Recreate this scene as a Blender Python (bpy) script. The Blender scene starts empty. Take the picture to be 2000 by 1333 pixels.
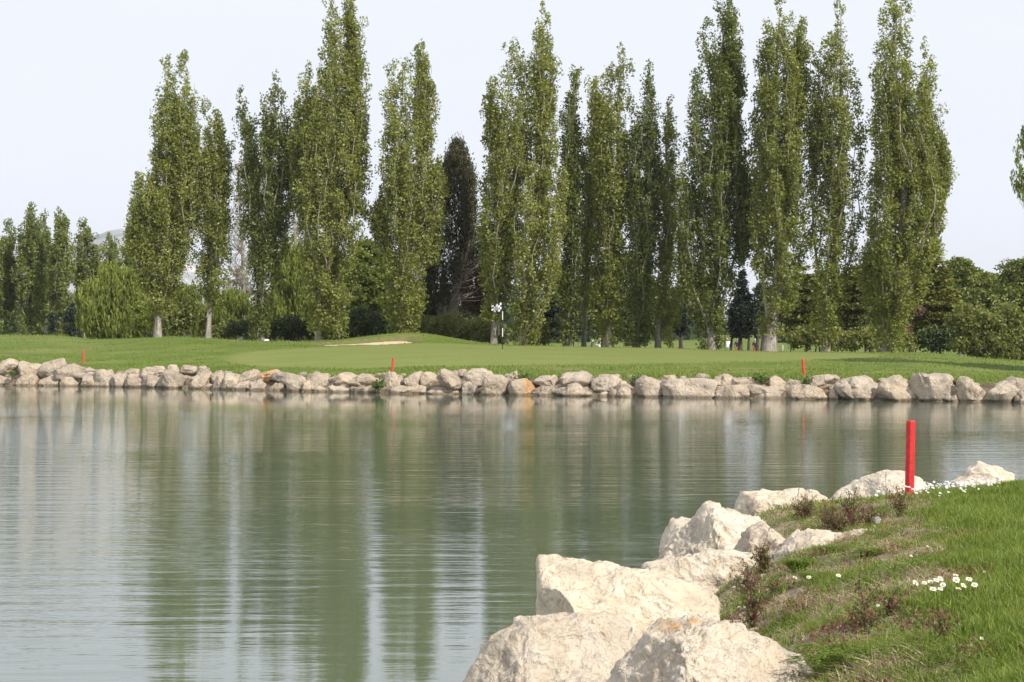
import bpy, math, random
import numpy as np
from mathutils import Vector

C = bpy.context.scene.collection
SC = bpy.context.scene

# ------------------------------------------------------------------ camera
FP, CH, HY = 3600.0, 2.4, 648.0          # focal length in photo pixels, eye height above the water, horizon row
cam = bpy.data.cameras.new('camera'); camo = bpy.data.objects.new('camera', cam); C.objects.link(camo)
camo.location = (0, 0, CH); camo.rotation_euler = (math.pi/2, 0, 0)
cam.sensor_width = 36; cam.lens = 36*FP/2000; cam.shift_y = -(666.5-HY)/2000
cam.clip_start = 0.1; cam.clip_end = 12000
SC.camera = camo
# ------------------------------------------------------------------ sky and sun
SUN_EL = math.radians(42); SAZ = math.radians(138)   # azimuth clockwise from +Y
tosun = Vector((math.sin(SAZ)*math.cos(SUN_EL), math.cos(SAZ)*math.cos(SUN_EL), math.sin(SUN_EL)))
world = bpy.data.worlds.new('World'); SC.world = world; world.use_nodes = True
nt = world.node_tree; nt.nodes.clear()
def N(nt, t, **kw):
    n = nt.nodes.new(t)
    for k, v in kw.items(): setattr(n, k, v)
    return n
sky = N(nt, 'ShaderNodeTexSky', sky_type='NISHITA'); sky.sun_disc = False
sky.sun_elevation = SUN_EL; sky.sun_rotation = SAZ; sky.air_density = 1.0; sky.dust_density = 2.0
tc = N(nt, 'ShaderNodeTexCoord'); mp = N(nt, 'ShaderNodeMapping'); mp.inputs['Scale'].default_value = (1, 1, 3.5)
ns = N(nt, 'ShaderNodeTexNoise'); ns.inputs['Scale'].default_value = 2.2; ns.inputs['Detail'].default_value = 5; ns.inputs['Roughness'].default_value = .5
rp = N(nt, 'ShaderNodeValToRGB'); rp.color_ramp.elements[0].position = .3; rp.color_ramp.elements[0].color = (.88, .88, .88, 1)
rp.color_ramp.elements[1].position = .7; rp.color_ramp.elements[1].color = (1, 1, 1, 1)
mx = N(nt, 'ShaderNodeMixRGB'); mx.inputs[2].default_value = (8.05, 8.4, 9.35, 1)
bg = N(nt, 'ShaderNodeBackground'); bg.inputs['Strength'].default_value = 0.1
wo = N(nt, 'ShaderNodeOutputWorld')
L = nt.links.new
L(tc.outputs['Generated'], mp.inputs[0]); L(mp.outputs[0], ns.inputs['Vector']); L(ns.outputs[0], rp.inputs[0])
L(rp.outputs[0], mx.inputs[0]); L(sky.outputs[0], mx.inputs[1]); L(mx.outputs[0], bg.inputs[0]); L(bg.outputs[0], wo.inputs[0])
sl = bpy.data.lights.new('sun', 'SUN'); sl.energy = 4.6; sl.angle = math.radians(0.7); sl.color = (1, .95, .86)
so = bpy.data.objects.new('sun', sl); C.objects.link(so); so.rotation_euler = tosun.to_track_quat('Z', 'Y').to_euler()
so.location = tuple(tosun*50)
SC.view_settings.view_transform = 'Standard'; SC.view_settings.look = 'None'
SC.view_settings.exposure = 0.2; SC.view_settings.gamma = 1.0; SC.view_settings.use_curve_mapping = False
SC.cycles.max_bounces = 6; SC.cycles.transparent_max_bounces = 4

# ------------------------------------------------------------------ helpers
rs = np.random.RandomState(7)
def W(px, py, D): return np.array([(px-1000)/FP*D, D, CH-(py-HY)/FP*D])
GR = rs.normal(size=(256, 3)); GR /= np.linalg.norm(GR, axis=1)[:, None]
PM = rs.permutation(256); PM = np.concatenate([PM, PM, PM])
def pn(P, seed=0):
    P = np.asarray(P, float)+seed*17.31
    I = np.floor(P).astype(int); F = P-I; U = F*F*F*(F*(F*6-15)+10); I &= 255
    r = 0
    for a in (0, 1):
        for b in (0, 1):
            for c in (0, 1):
                h = PM[(PM[(PM[(I[:, 0]+a) & 255]+I[:, 1]+b) & 255]+I[:, 2]+c) & 255]
                w = (U[:, 0] if a else 1-U[:, 0])*(U[:, 1] if b else 1-U[:, 1])*(U[:, 2] if c else 1-U[:, 2])
                r = r+w*((F-np.array([a, b, c]))*GR[h]).sum(1)
    return r
def fbm(P, o=4, seed=0, g=.5):
    s = 0; a = 1.0
    for k in range(o): s = s+a*pn(P*2**k, seed+k); a *= g
    return s
def xyz(x, y, z=0): return np.stack([x, y, np.zeros_like(x)+z], 1)
def sst(x): x = np.clip(x, 0, 1); return x*x*(3-2*x)

def tag(o, label=None, cat=None, group=None, kind=None):
    for k, v in (('label', label), ('category', cat), ('group', group), ('kind', kind)):
        if v: o[k] = v
    return o
def empty(name, loc=(0, 0, 0)):
    o = bpy.data.objects.new(name, None); C.objects.link(o); o.location = loc; o.empty_display_size = .2; return o
def mk(name, V, Fs, mats, parent=None, tint=None, stain=None, mi=None, smooth=False, zone=None):
    """one mesh object; V in world space; Fs one array or list of index arrays"""
    if isinstance(Fs, np.ndarray): Fs = [Fs]
    V = np.asarray(V, np.float32)
    if parent is not None: V = V-np.array(parent.location, np.float32)
    me = bpy.data.meshes.new(name)
    me.vertices.add(len(V)); me.vertices.foreach_set('co', V.ravel())
    nl = sum(f.size for f in Fs); nf = sum(len(f) for f in Fs)
    me.loops.add(nl); me.polygons.add(nf)
    me.loops.foreach_set('vertex_index', np.concatenate([f.ravel() for f in Fs]).astype(np.int32))
    tot = np.concatenate([np.full(len(f), f.shape[1]) for f in Fs]).astype(np.int32)
    st = np.concatenate([[0], np.cumsum(tot)[:-1]]).astype(np.int32)
    me.polygons.foreach_set('loop_start', st)
    me.polygons.foreach_set('use_smooth', np.full(nf, bool(smooth)))
    if mi is not None: me.polygons.foreach_set('material_index', np.asarray(mi, np.int32))
    for m in (mats if isinstance(mats, (list, tuple)) else [mats]): me.materials.append(m)
    if tint is not None:
        a = me.attributes.new('tint', 'FLOAT', 'POINT'); a.data.foreach_set('value', np.asarray(tint, np.float32))
    if stain is not None:
        a = me.attributes.new('stain', 'FLOAT', 'POINT'); a.data.foreach_set('value', np.asarray(stain, np.float32))
    if zone is not None:
        a = me.attributes.new('zone', 'FLOAT_COLOR', 'POINT'); a.data.foreach_set('color', np.asarray(zone, np.float32).ravel())
    me.update(calc_edges=True)
    o = bpy.data.objects.new(name, me); C.objects.link(o)
    if parent is not None: o.parent = parent
    return o
class Acc:
    def __init__(s): s.V = []; s.F = {}; s.n = 0; s.T = []; s.M = {}
    def add(s, V, F, t=0., m=0):
        V = np.asarray(V, float); F = np.asarray(F, int)
        s.V.append(V); s.F.setdefault(F.shape[1], []).append(F+s.n); s.M.setdefault(F.shape[1], []).append(np.full(len(F), m))
        s.T.append(np.full(len(V), t) if np.isscalar(t) else t); s.n += len(V)
    def build(s, name, mats, parent=None, **kw):
        ks = sorted(s.F)
        return mk(name, np.concatenate(s.V), [np.concatenate(s.F[k]) for k in ks], mats, parent, tint=np.concatenate(s.T),
                  mi=np.concatenate([np.concatenate(s.M[k]) for k in ks]), **kw)
def tube(path, rad, k=5, cap=True):
    P = np.asarray(path, float); n = len(P); rad = np.broadcast_to(np.asarray(rad, float), (n,))
    T = np.gradient(P, axis=0); T /= np.linalg.norm(T, axis=1)[:, None]+1e-9
    ref = np.array([0.31, .9, .11]) if abs(T[0] @ np.array([.31, .9, .11])) < .85 else np.array([1., 0, 0])
    A = np.cross(T, ref); A /= np.linalg.norm(A, axis=1)[:, None]+1e-9; B = np.cross(T, A)
    th = np.arange(k)*2*math.pi/k
    V = P[:, None]+rad[:, None, None]*(np.cos(th)[None, :, None]*A[:, None]+np.sin(th)[None, :, None]*B[:, None])
    V = V.reshape(-1, 3); i = np.arange(n-1)[:, None]*k; j = np.arange(k)[None]; j2 = (j+1) % k
    F = np.stack([i+j, i+j2, i+k+j2, i+k+j], -1).reshape(-1, 4)
    return V, F
def box(x0, x1, y0, y1, z0, z1):
    V = np.array([[x, y, z] for x in (x0, x1) for y in (y0, y1) for z in (z0, z1)], float)
    F = np.array([[0, 1, 3, 2], [4, 6, 7, 5], [0, 4, 5, 1], [2, 3, 7, 6], [0, 2, 6, 4], [1, 5, 7, 3]])
    return V, F
def ico(sub):
    import bmesh
    bm = bmesh.new(); bmesh.ops.create_icosphere(bm, subdivisions=sub, radius=1)
    V = np.array([v.co[:] for v in bm.verts]); F = np.array([[v.index for v in f.verts] for f in bm.faces]); bm.free(); return V, F
ICO = {k: ico(k) for k in (2, 3, 4, 5, 6, 7)}

# ------------------------------------------------------------------ materials
def mat(name):
    m = bpy.data.materials.new(name); m.use_nodes = True; t = m.node_tree; t.nodes.clear()
    return m, t, N(t, 'ShaderNodeOutputMaterial')
def ramp(t, fac, stops):
    r = N(t, 'ShaderNodeValToRGB'); e = r.color_ramp.elements
    while len(e) < len(stops): e.new(.5)
    for q, (p, c) in zip(e, stops): q.position = p; q.color = (*c, 1)
    if fac is not None: t.links.new(fac, r.inputs[0])
    return r.outputs[0]
def noise(t, vec, sc, det=4, rough=.55, dist=0):
    n = N(t, 'ShaderNodeTexNoise'); n.inputs['Scale'].default_value = sc; n.inputs['Detail'].default_value = det
    n.inputs['Roughness'].default_value = rough; n.inputs['Distortion'].default_value = dist
    if vec is not None: t.links.new(vec, n.inputs['Vector'])
    return n.outputs[0]
def mixc(t, f, a, b, bt='MIX'):
    m = N(t, 'ShaderNodeMixRGB', blend_type=bt)
    for i, v in enumerate((f, a, b)):
        if hasattr(v, 'links') or isinstance(v, bpy.types.NodeSocket): t.links.new(v, m.inputs[i])
        else: m.inputs[i].default_value = v if i == 0 else (*v, 1)
    return m.outputs[0]
def mth(t, op, a, b=None, clamp=False):
    m = N(t, 'ShaderNodeMath', operation=op); m.use_clamp = clamp
    for i, v in enumerate((a, b)):
        if v is None: continue
        if isinstance(v, bpy.types.NodeSocket): t.links.new(v, m.inputs[i])
        else: m.inputs[i].default_value = v
    return m.outputs[0]
def attr(t, n): a = N(t, 'ShaderNodeAttribute', attribute_name=n); return a
def objco(t): return N(t, 'ShaderNodeTexCoord').outputs['Object']
def geopos(t): return N(t, 'ShaderNodeNewGeometry').outputs['Position']
def mapv(t, v, sc):
    m = N(t, 'ShaderNodeMapping'); m.inputs['Scale'].default_value = sc; t.links.new(v, m.inputs[0]); return m.outputs[0]
def bump(t, h, strength, dist):
    b = N(t, 'ShaderNodeBump'); b.inputs['Strength'].default_value = strength; b.inputs['Distance'].default_value = dist
    t.links.new(h, b.inputs['Height']); return b.outputs[0]

def leafmat(name, c0, c1, c2, trans=.3, gloss=.06):
    m, t, o = mat(name); a = attr(t, 'tint').outputs['Fac']
    col = ramp(t, a, [(0., c0), (.5, c1), (1., c2)])
    d = N(t, 'ShaderNodeBsdfDiffuse'); tr = N(t, 'ShaderNodeBsdfTranslucent'); g = N(t, 'ShaderNodeBsdfGlossy'); g.inputs['Roughness'].default_value = .5
    g.inputs['Color'].default_value = (.8, .85, .8, 1)
    m1 = N(t, 'ShaderNodeMixShader'); m1.inputs[0].default_value = trans; m2 = N(t, 'ShaderNodeMixShader'); m2.inputs[0].default_value = gloss*.5
    k = t.links.new; k(col, d.inputs[0]); k(mixc(t, 1., col, (1.15, 1.2, .6), 'MULTIPLY'), tr.inputs[0]); k(d.outputs[0], m1.inputs[1]); k(tr.outputs[0], m1.inputs[2])
    k(m1.outputs[0], m2.inputs[1]); k(g.outputs[0], m2.inputs[2]); k(m2.outputs[0], o.inputs[0]); return m
def simple(name, col, rough=.6, var=.15, sc=8, bmp=0, metal=0):
    m, t, o = mat(name); p = N(t, 'ShaderNodeBsdfPrincipled'); oc = objco(t); n = noise(t, oc, sc)
    c = ramp(t, n, [(.3, tuple(x*(1-var) for x in col)), (.7, tuple(min(1, x*(1+var)) for x in col))])
    t.links.new(c, p.inputs['Base Color']); p.inputs['Roughness'].default_value = rough; p.inputs['Metallic'].default_value = metal
    if bmp: t.links.new(bump(t, n, .6, bmp), p.inputs['Normal'])
    t.links.new(p.outputs[0], o.inputs[0]); return m

M = {}
M['poplar'] = leafmat('poplar_leaf', (.115, .130, .022), (.235, .252, .046), (.36, .37, .10), .47, .08)
M['poplar_far'] = leafmat('poplar_leaf_far', (.11, .135, .036), (.19, .22, .055), (.28, .30, .09), .45, .06)
M['poplar_dark'] = leafmat('poplar_leaf_dark', (.080, .100, .020), (.165, .190, .036), (.27, .29, .075), .42, .07)
M['willow'] = leafmat('willow_leaf', (.15, .185, .034), (.245, .280, .055), (.34, .365, .085), .45, .04)
M['olive'] = leafmat('olive_leaf', (.10, .115, .028), (.195, .212, .055), (.30, .305, .09), .35, .06)
M['fir'] = leafmat('fir_needle', (.014, .022, .015), (.026, .038, .024), (.055, .072, .04), .1, .05)
M['dark'] = leafmat('dark_leaf', (.034, .050, .016), (.065, .090, .026), (.12, .15, .042), .2, .06)
M['cypress'] = leafmat('cypress_leaf', (.04, .044, .018), (.085, .080, .036), (.15, .13, .06), .12, .04)
M['dead'] = leafmat('dead_twig_leaf', (.05, .025, .015), (.10, .045, .025), (.17, .08, .045), .1, .03)
M['cedar'] = leafmat('cedar_needle', (.060, .072, .018), (.14, .15, .032), (.27, .25, .05), .2, .05)
M['pine'] = leafmat('pine_needle', (.08, .10, .02), (.16, .19, .036), (.27, .28, .062), .2, .05)
M['plum'] = leafmat('plum_leaf', (.11, .05, .05), (.20, .09, .09), (.30, .15, .14), .2, .05)
M['pale'] = leafmat('pale_bud', (.22, .20, .13), (.34, .32, .22), (.48, .46, .34), .2, .05)
M['grass'] = leafmat('grass_blade', (.095, .14, .020), (.17, .23, .036), (.33, .37, .10), .4, .05)
M['straw'] = leafmat('dry_straw', (.15, .10, .055), (.36, .275, .16), (.60, .50, .34), .25, .04)
M['cover'] = leafmat('ground_cover', (.07, .12, .02), (.15, .21, .035), (.25, .30, .06), .35, .05)
M['redweed'] = leafmat('red_stem', (.11, .025, .035), (.20, .055, .07), (.26, .11, .08), .15, .05)
M['weed'] = leafmat('weed_leaf', (.05, .09, .02), (.11, .16, .04), (.20, .24, .08), .3, .05)
M['petal'] = simple('petal_white', (.68, .66, .65), .6, .05); M['disc'] = simple('disc_yellow', (.75, .48, .03), .6, .1)
M['red'] = simple('red_paint', (.56, .018, .018), .6, .3, 26, .003); M['redfar'] = simple('red_paint_faded', (.58, .035, .03), .5, .15, 9)
M['black'] = simple('black_paint', (.012, .014, .02), .4); M['white'] = simple('white_paint', (.82, .82, .82), .45, .03)
M['skin'] = simple('skin', (.45, .27, .19), .5, .05); M['pink'] = simple('pink_cloth', (.75, .16, .18), .8, .08)
M['coral'] = simple('coral_cloth', (.72, .20, .13), .8, .08); M['crimson'] = simple('crimson_cloth', (.45, .03, .08), .8, .08)
M['redcl'] = simple('red_cloth', (.60, .03, .03), .8, .08); M['navy'] = simple('navy_cloth', (.022, .026, .05), .8, .1)
M['blackcl'] = simple('black_cloth', (.012, .012, .015), .8, .1); M['whitecl'] = simple('white_cloth', (.80, .80, .84), .8, .03)
M['beige'] = simple('beige_cloth', (.62, .58, .46), .8, .06); M['greycl'] = simple('grey_cloth', (.30, .32, .32), .8, .06)
M['greenmetal'] = simple('green_metal', (.06, .17, .11), .5); M['greybag'] = simple('dark_green_bag', (.03, .05, .045), .6)
M['wood'] = simple('weathered_wood', (.33, .30, .25), .8, .25, 14, .004)
M['darkbark'] = simple('dark_bark', (.07, .055, .042), .9, .35, 4, .03); M['greybark'] = simple('grey_bark', (.24, .20, .17), .9, .3, 5, .03)

def barkmat(name, lo, hi):
    m, t, o = mat(name); p = N(t, 'ShaderNodeBsdfPrincipled'); g = geopos(t)
    n = noise(t, mapv(t, g, (2.2, 2.2, .6)), 2.0, 6, .65); n2 = noise(t, mapv(t, g, (9, 9, 2.2)), 1.4, 5, .6)
    c = ramp(t, n, [(.32, lo), (.55, tuple((a+b)/2 for a, b in zip(lo, hi))), (.72, hi)])
    c = mixc(t, .55, c, ramp(t, n2, [(.3, (.35, .32, .3)), (.6, (1, 1, 1))]), 'MULTIPLY')
    t.links.new(c, p.inputs['Base Color']); p.inputs['Roughness'].default_value = .85
    t.links.new(bump(t, n2, .8, .03), p.inputs['Normal']); t.links.new(p.outputs[0], o.inputs[0]); return m
M['bark'] = barkmat('poplar_bark', (.16, .13, .10), (.52, .48, .42))

def rockmat(name, base, light, tan, grey, fine=1.0, wet=True):
    m, t, o = mat(name); p = N(t, 'ShaderNodeBsdfPrincipled'); g = geopos(t)
    rnd = N(t, 'ShaderNodeObjectInfo').outputs['Random']
    n1 = noise(t, g, 1.6*fine, 5, .6, .6); n2 = noise(t, g, 6*fine, 6, .65, .3); n3 = noise(t, mapv(t, g, (1, 1, 1.8)), 2.9*fine, 4, .6, 1.2)
    c = ramp(t, n1, [(.3, grey), (.45, base), (.58, light), (.72, tan)])
    c = mixc(t, mth(t, 'MULTIPLY', ramp(t, n3, [(.50, (0, 0, 0)), (.68, (1, 1, 1))]), .6), c, tan)
    vo = N(t, 'ShaderNodeTexVoronoi', feature='DISTANCE_TO_EDGE'); vo.inputs['Scale'].default_value = 2.6*fine
    wv = N(t, 'ShaderNodeVectorMath', operation='ADD'); t.links.new(g, wv.inputs[0])
    nn = N(t, 'ShaderNodeTexNoise'); nn.inputs['Scale'].default_value = 2.4*fine; nn.inputs['Detail'].default_value = 5; t.links.new(g, nn.inputs['Vector'])
    sc = N(t, 'ShaderNodeVectorMath', operation='SCALE'); t.links.new(nn.outputs['Color'], sc.inputs[0]); sc.inputs['Scale'].default_value = 1.1/fine
    t.links.new(sc.outputs[0], wv.inputs[1]); t.links.new(wv.outputs[0], vo.inputs['Vector'])
    crk = ramp(t, vo.outputs[0], [(0, (0, 0, 0)), (.022, (1, 1, 1))])
    mask = ramp(t, noise(t, g, 1.9*fine, 2), [(.46, (0, 0, 0)), (.56, (1, 1, 1))])
    crk2 = mixc(t, mask, (1., 1., 1.), crk)
    c = mixc(t, .12, c, crk2, 'MULTIPLY')
    c = mixc(t, .5, c, ramp(t, n2, [(.33, (.60, .56, .52)), (.46, (.97, .96, .95)), (.6, (1.06, 1.05, 1.04))]), 'MULTIPLY')
    c = mixc(t, .35, c, ramp(t, noise(t, g, 42*fine, 4, .7), [(.35, (.84, .82, .80)), (.6, (1.04, 1.04, 1.04))]), 'MULTIPLY')
    c = mixc(t, .6, c, ramp(t, rnd, [(0, (.70, .67, .64)), (.35, (.95, .9, .86)), (.7, (1, 1, 1)), (1, (1.0, .93, .80))]), 'MULTIPLY')
    st = attr(t, 'stain').outputs['Fac']
    c = mixc(t, mth(t, 'MULTIPLY', st, ramp(t, noise(t, g, 5*fine, 3), [(.35, (.2, .2, .2)), (.5, (1, 1, 1))])), c, (.45, .26, .11))
    if wet:
        sep = N(t, 'ShaderNodeSeparateXYZ'); t.links.new(g, sep.inputs[0])
        h = mth(t, 'ADD', sep.outputs[2], mth(t, 'MULTIPLY', mth(t, 'SUBTRACT', noise(t, g, 3), .5), .12))
        c = mixc(t, ramp(t, h, [(.05, (1, 1, 1)), (.12, (0, 0, 0))]), c, mixc(t, 1., c, (.42, .38, .33), 'MULTIPLY'))
    t.links.new(c, p.inputs['Base Color']); p.inputs['Roughness'].default_value = .85
    b1 = bump(t, mixc(t, .06, n2, crk2), .9, .06/fine)
    v2 = N(t, 'ShaderNodeTexVoronoi', feature='F1'); v2.inputs['Scale'].default_value = 5.5*fine; t.links.new(wv.outputs[0], v2.inputs['Vector'])
    bv = N(t, 'ShaderNodeBump'); bv.inputs['Strength'].default_value = .7; bv.inputs['Distance'].default_value = .07/fine; t.links.new(v2.outputs['Distance'], bv.inputs['Height']); t.links.new(b1, bv.inputs['Normal']); b1 = bv.outputs[0]
    b = N(t, 'ShaderNodeBump'); b.inputs['Strength'].default_value = .8; b.inputs['Distance'].default_value = .016/fine
    t.links.new(noise(t, g, 26*fine, 5, .7), b.inputs['Height']); t.links.new(b1, b.inputs['Normal'])
    t.links.new(b.outputs[0], p.inputs['Normal']); t.links.new(p.outputs[0], o.inputs[0]); return m
M['rockfar'] = rockmat('limestone_far', (.39, .325, .25), (.48, .415, .33), (.42, .32, .215), (.25, .215, .175), 1.0)
M['rocknear'] = rockmat('limestone_near', (.58, .50, .385), (.66, .595, .49), (.60, .485, .345), (.45, .395, .325), 2.6, False)
M['orangerock'] = M['rockfar']

def groundmat():
    m, t, o = mat('lawn'); p = N(t, 'ShaderNodeBsdfPrincipled'); g = geopos(t); z = attr(t, 'zone'); sp = N(t, 'ShaderNodeSeparateColor'); t.links.new(z.outputs['Color'], sp.inputs[0])
    R, G, B = sp.outputs[0], sp.outputs[1], sp.outputs[2]
    a = noise(t, mapv(t, g, (.5, .9, 1)), .9, 6, .62); b = noise(t, mapv(t, g, (1, 2.2, 1)), 3.2, 5, .65); f = noise(t, mapv(t, g, (1, 1.5, 1)), 22, 3, .7)
    rough = ramp(t, a, [(.30, (.074, .116, .016)), (.5, (.115, .160, .026)), (.70, (.165, .190, .043))])
    rough = mixc(t, .55, rough, ramp(t, b, [(.3, (.62, .7, .6)), (.65, (1.2, 1.15, 1.1))]), 'MULTIPLY')
    green = ramp(t, noise(t, mapv(t, g, (.35, .9, 1)), .8, 3, .5), [(.3, (.158, .190, .046)), (.7, (.188, .212, .062))])
    c = mixc(t, R, rough, green)
    c = mixc(t, .4, c, ramp(t, f, [(.3, (.65, .65, .65)), (.6, (1.1, 1.1, 1.1))]), 'MULTIPLY')
    c = mixc(t, B, c, ramp(t, b, [(.35, (.16, .155, .05)), (.65, (.25, .21, .10))]))
    soil = ramp(t, noise(t, g, 5, 6, .7), [(.3, (.07, .052, .035)), (.5, (.15, .115, .078)), (.72, (.28, .225, .16))])
    c = mixc(t, G, c, soil)
    t.links.new(c, p.inputs['Base Color']); p.inputs['Roughness'].default_value = .9
    p.inputs['Specular IOR Level'].default_value = .15
    t.links.new(bump(t, mixc(t, .5, f, b), .9, .05), p.inputs['Normal']); t.links.new(p.outputs[0], o.inputs[0]); return m
M['lawn'] = groundmat()
M['sand'] = simple('bunker_sand', (.56, .42, .29), .9, .10, 3, .02)
def soilmat():
    m, t, o = mat('near_soil'); p = N(t, 'ShaderNodeBsdfPrincipled'); g = geopos(t); z = attr(t, 'zone'); sp = N(t, 'ShaderNodeSeparateColor'); t.links.new(z.outputs['Color'], sp.inputs[0])
    a = noise(t, g, 3.5, 5, .6); b = noise(t, g, 14, 6, .75)
    s = ramp(t, b, [(.32, (.06, .042, .025)), (.48, (.20, .15, .095)), (.62, (.34, .27, .18)), (.75, (.44, .37, .27))])
    gr = ramp(t, b, [(.3, (.05, .075, .018)), (.7, (.10, .14, .035))])
    c = mixc(t, sp.outputs[0], mixc(t, ramp(t, a, [(.5, (0, 0, 0)), (.7, (.6, .6, .6))]), s, gr), gr)
    t.links.new(c, p.inputs['Base Color']); p.inputs['Roughness'].default_value = .95; t.links.new(bump(t, b, 1, .02), p.inputs['Normal'])
    t.links.new(p.outputs[0], o.inputs[0]); return m
M['soil'] = soilmat()
def watermat():
    m, t, o = mat('pond_water'); g = geopos(t); k = t.links.new
    dif = N(t, 'ShaderNodeBsdfDiffuse'); dif.inputs[0].default_value = (.100, .124, .080, 1)
    gl = N(t, 'ShaderNodeBsdfGlossy'); gl.inputs['Roughness'].default_value = .02; gl.inputs[0].default_value = (.97, .98, 1, 1)
    fr = N(t, 'ShaderNodeFresnel'); fr.inputs[0].default_value = 1.8
    sep = N(t, 'ShaderNodeSeparateXYZ'); k(g, sep.inputs[0])
    # breeze patches: calm beside both banks, ruffled in the open water on the left
    patch = noise(t, mapv(t, g, (.05, .09, 1)), 1.0, 3, .5)
    y = sep.outputs[1]
    near = ramp(t, mth(t, 'MULTIPLY', y, .01), [(.05, (.10, .10, .10)), (.11, (.2, .2, .2)), (.17, (.5, .5, .5)), (.25, (1, 1, 1)), (.40, (.72, .72, .72)), (.52, (.55, .55, .55)), (.64, (.22, .22, .22)), (.74, (.05, .05, .05))])
    left = ramp(t, mth(t, 'ADD', mth(t, 'MULTIPLY', mth(t, 'DIVIDE', sep.outputs[0], mth(t, 'MAXIMUM', y, 1.)), -1.6), .5), [(.35, (.27, .27, .27)), (.78, (.30, .30, .30)), (.90, (1.0, 1.0, 1.0))])
    amp = mixc(t, 1., near, left, 'MULTIPLY')
    amp = mixc(t, 1., amp, ramp(t, patch, [(.36, (.35, .35, .35)), (.6, (1, 1, 1))]), 'MULTIPLY')
    w0 = noise(t, mapv(t, g, (.36, 2.5, 1)), 1.0, 1, .5, .2); w1 = noise(t, mapv(t, g, (.8, 4.2, 1)), 1.0, 3, .55, .3); w2 = noise(t, mapv(t, g, (2.6, 13, 1)), 1.0, 3, .6)
    h = mth(t, 'ADD', mth(t, 'ADD', mth(t, 'MULTIPLY', w0, .058), mth(t, 'MULTIPLY', w1, .036)), mth(t, 'MULTIPLY', w2, .017))
    b = N(t, 'ShaderNodeBump'); b.inputs['Strength'].default_value = 1.0; b.inputs['Distance'].default_value = WAVE
    k(mth(t, 'MULTIPLY', h, amp), b.inputs['Height']); k(b.outputs[0], gl.inputs['Normal']); k(b.outputs[0], fr.inputs['Normal'])
    mx = N(t, 'ShaderNodeMixShader'); k(fr.outputs[0], mx.inputs[0]); k(dif.outputs[0], mx.inputs[1]); k(gl.outputs[0], mx.inputs[2]); k(mx.outputs[0], o.inputs[0]); return m
WAVE = 1.0
M['water'] = watermat()
def hillmat():
    m, t, o = mat('mountain_rock'); p = N(t, 'ShaderNodeBsdfPrincipled'); g = geopos(t)
    c = ramp(t, noise(t, g, .03, 6, .65), [(.35, (.16, .19, .20)), (.5, (.30, .30, .31)), (.6, (.52, .48, .47))])
    t.links.new(c, p.inputs['Base Color']); p.inputs['Roughness'].default_value = 1; t.links.new(p.outputs[0], o.inputs[0]); return m
M['hill'] = hillmat()

# ------------------------------------------------------------------ far bank terrain
def ip(x, tab, k=1): return np.interp(x, [t[0] for t in tab], [t[k] for t in tab])
WL = [(-400, 750), (0, 753.5), (200, 756), (380, 760), (600, 766), (800, 770), (1000, 773), (1200, 776), (1500, 780), (1800, 785), (2000, 788), (2400, 796)]
ED = [(-400, 712), (0, 717), (200, 722), (450, 728), (700, 732), (1000, 732), (1200, 735), (1600, 737), (1800, 741), (2000, 748), (2400, 756)]
CR = [(-400, 655, 107), (0, 655, 106), (120, 656, 106), (180, 663, 104), (250, 662, 103), (340, 658, 101), (430, 662, 100), (500, 667, 99), (620, 669, 98), (800, 671, 96), (900, 672, 96), (1000, 675, 95), (1150, 678, 94),
      (1300, 680, 93), (1400, 684, 92), (1500, 687, 91), (1600, 688, 90), (1700, 689, 89), (1800, 690, 88), (1850, 693, 87), (1900, 699, 86), (2000, 706, 85), (2400, 722, 84)]
def Dw(u): return CH*FP/(ip(u, WL)-HY)
def terr(u, Y):
    dw = Dw(u); de = dw+2.0; ze = CH-(ip(u, ED)-HY)*de/FP
    dc = ip(u, CR, 2); zc = CH-(ip(u, CR, 1)-HY)*dc/FP
    t = np.clip((Y-de)/(dc-de), 0, 1); z = ze+(zc-ze)*(1-(1-t)**1.7)
    zf = np.interp(Y, [100, 160, 220, 320, 500, 900, 6000], [.25, .1, .6, 1.5, 2.0, 2.2, 2.2])
    zf = np.where(u < 320, np.maximum(zf, 1.2), zf)
    z = z+(zf-zc)*sst((Y-dc)/np.where(u < 320, 45, 26))
    X = (u-1000)/FP*Y
    z = z+.56*np.exp(-((X+5.1)/np.where(X < -5.1, 3.6, 2.7))**2)*np.exp(-((Y-97)/np.where(Y < 97, 3.6, 6))**2)
    z = z+.035*pn(xyz(X*.35, Y*.35), 3)*sst((Y-de)/3)
    e = (Y-dw)/2.0
    zb = -.75+(ze+.72)*np.clip((e+.28)/1.2, 0, 1)**.8
    return np.where(Y < de, np.minimum(zb, z), z)
BUX, BUY = -7.05, 92.8     # bunker
def bunk(X, Y):           # signed shape, <0 inside
    a = (X-BUX)/np.where(X < BUX, 3.0, 2.3); b = (Y-BUY-.35*np.maximum(X-BUX, 0)*.5)/1.75
    return a*a*np.where(X < BUX, 1-.15, 1)+b*b-1+.12*np.sin(X*2.3)
ucol = np.concatenate([np.linspace(-9000, -700, 26), np.arange(-600, 2600, 9), np.linspace(2700, 11000, 26)])
yrow_t = np.concatenate([np.linspace(-1.2, 2.4, 22), np.linspace(2.6, 14, 60)])       # offset from waterline
yabs = np.concatenate([np.arange(.0, 1.001, 1/70.)])                                # to beyond the crest
U_ = []; Y_ = []
rows = []
for q in yrow_t: rows.append(Dw(ucol)+q)
for q in yabs[1:]: rows.append((Dw(ucol)+14)*(1-q)+112*q)
for q in list(np.geomspace(113, 2600, 56)): rows.append(np.full(len(ucol), q))
Yg = np.array(rows); Ug = np.broadcast_to(ucol, Yg.shape)
Xg = (Ug-1000)/FP*Yg; Zg = terr(Ug.ravel(), Yg.ravel()).reshape(Yg.shape)
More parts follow.
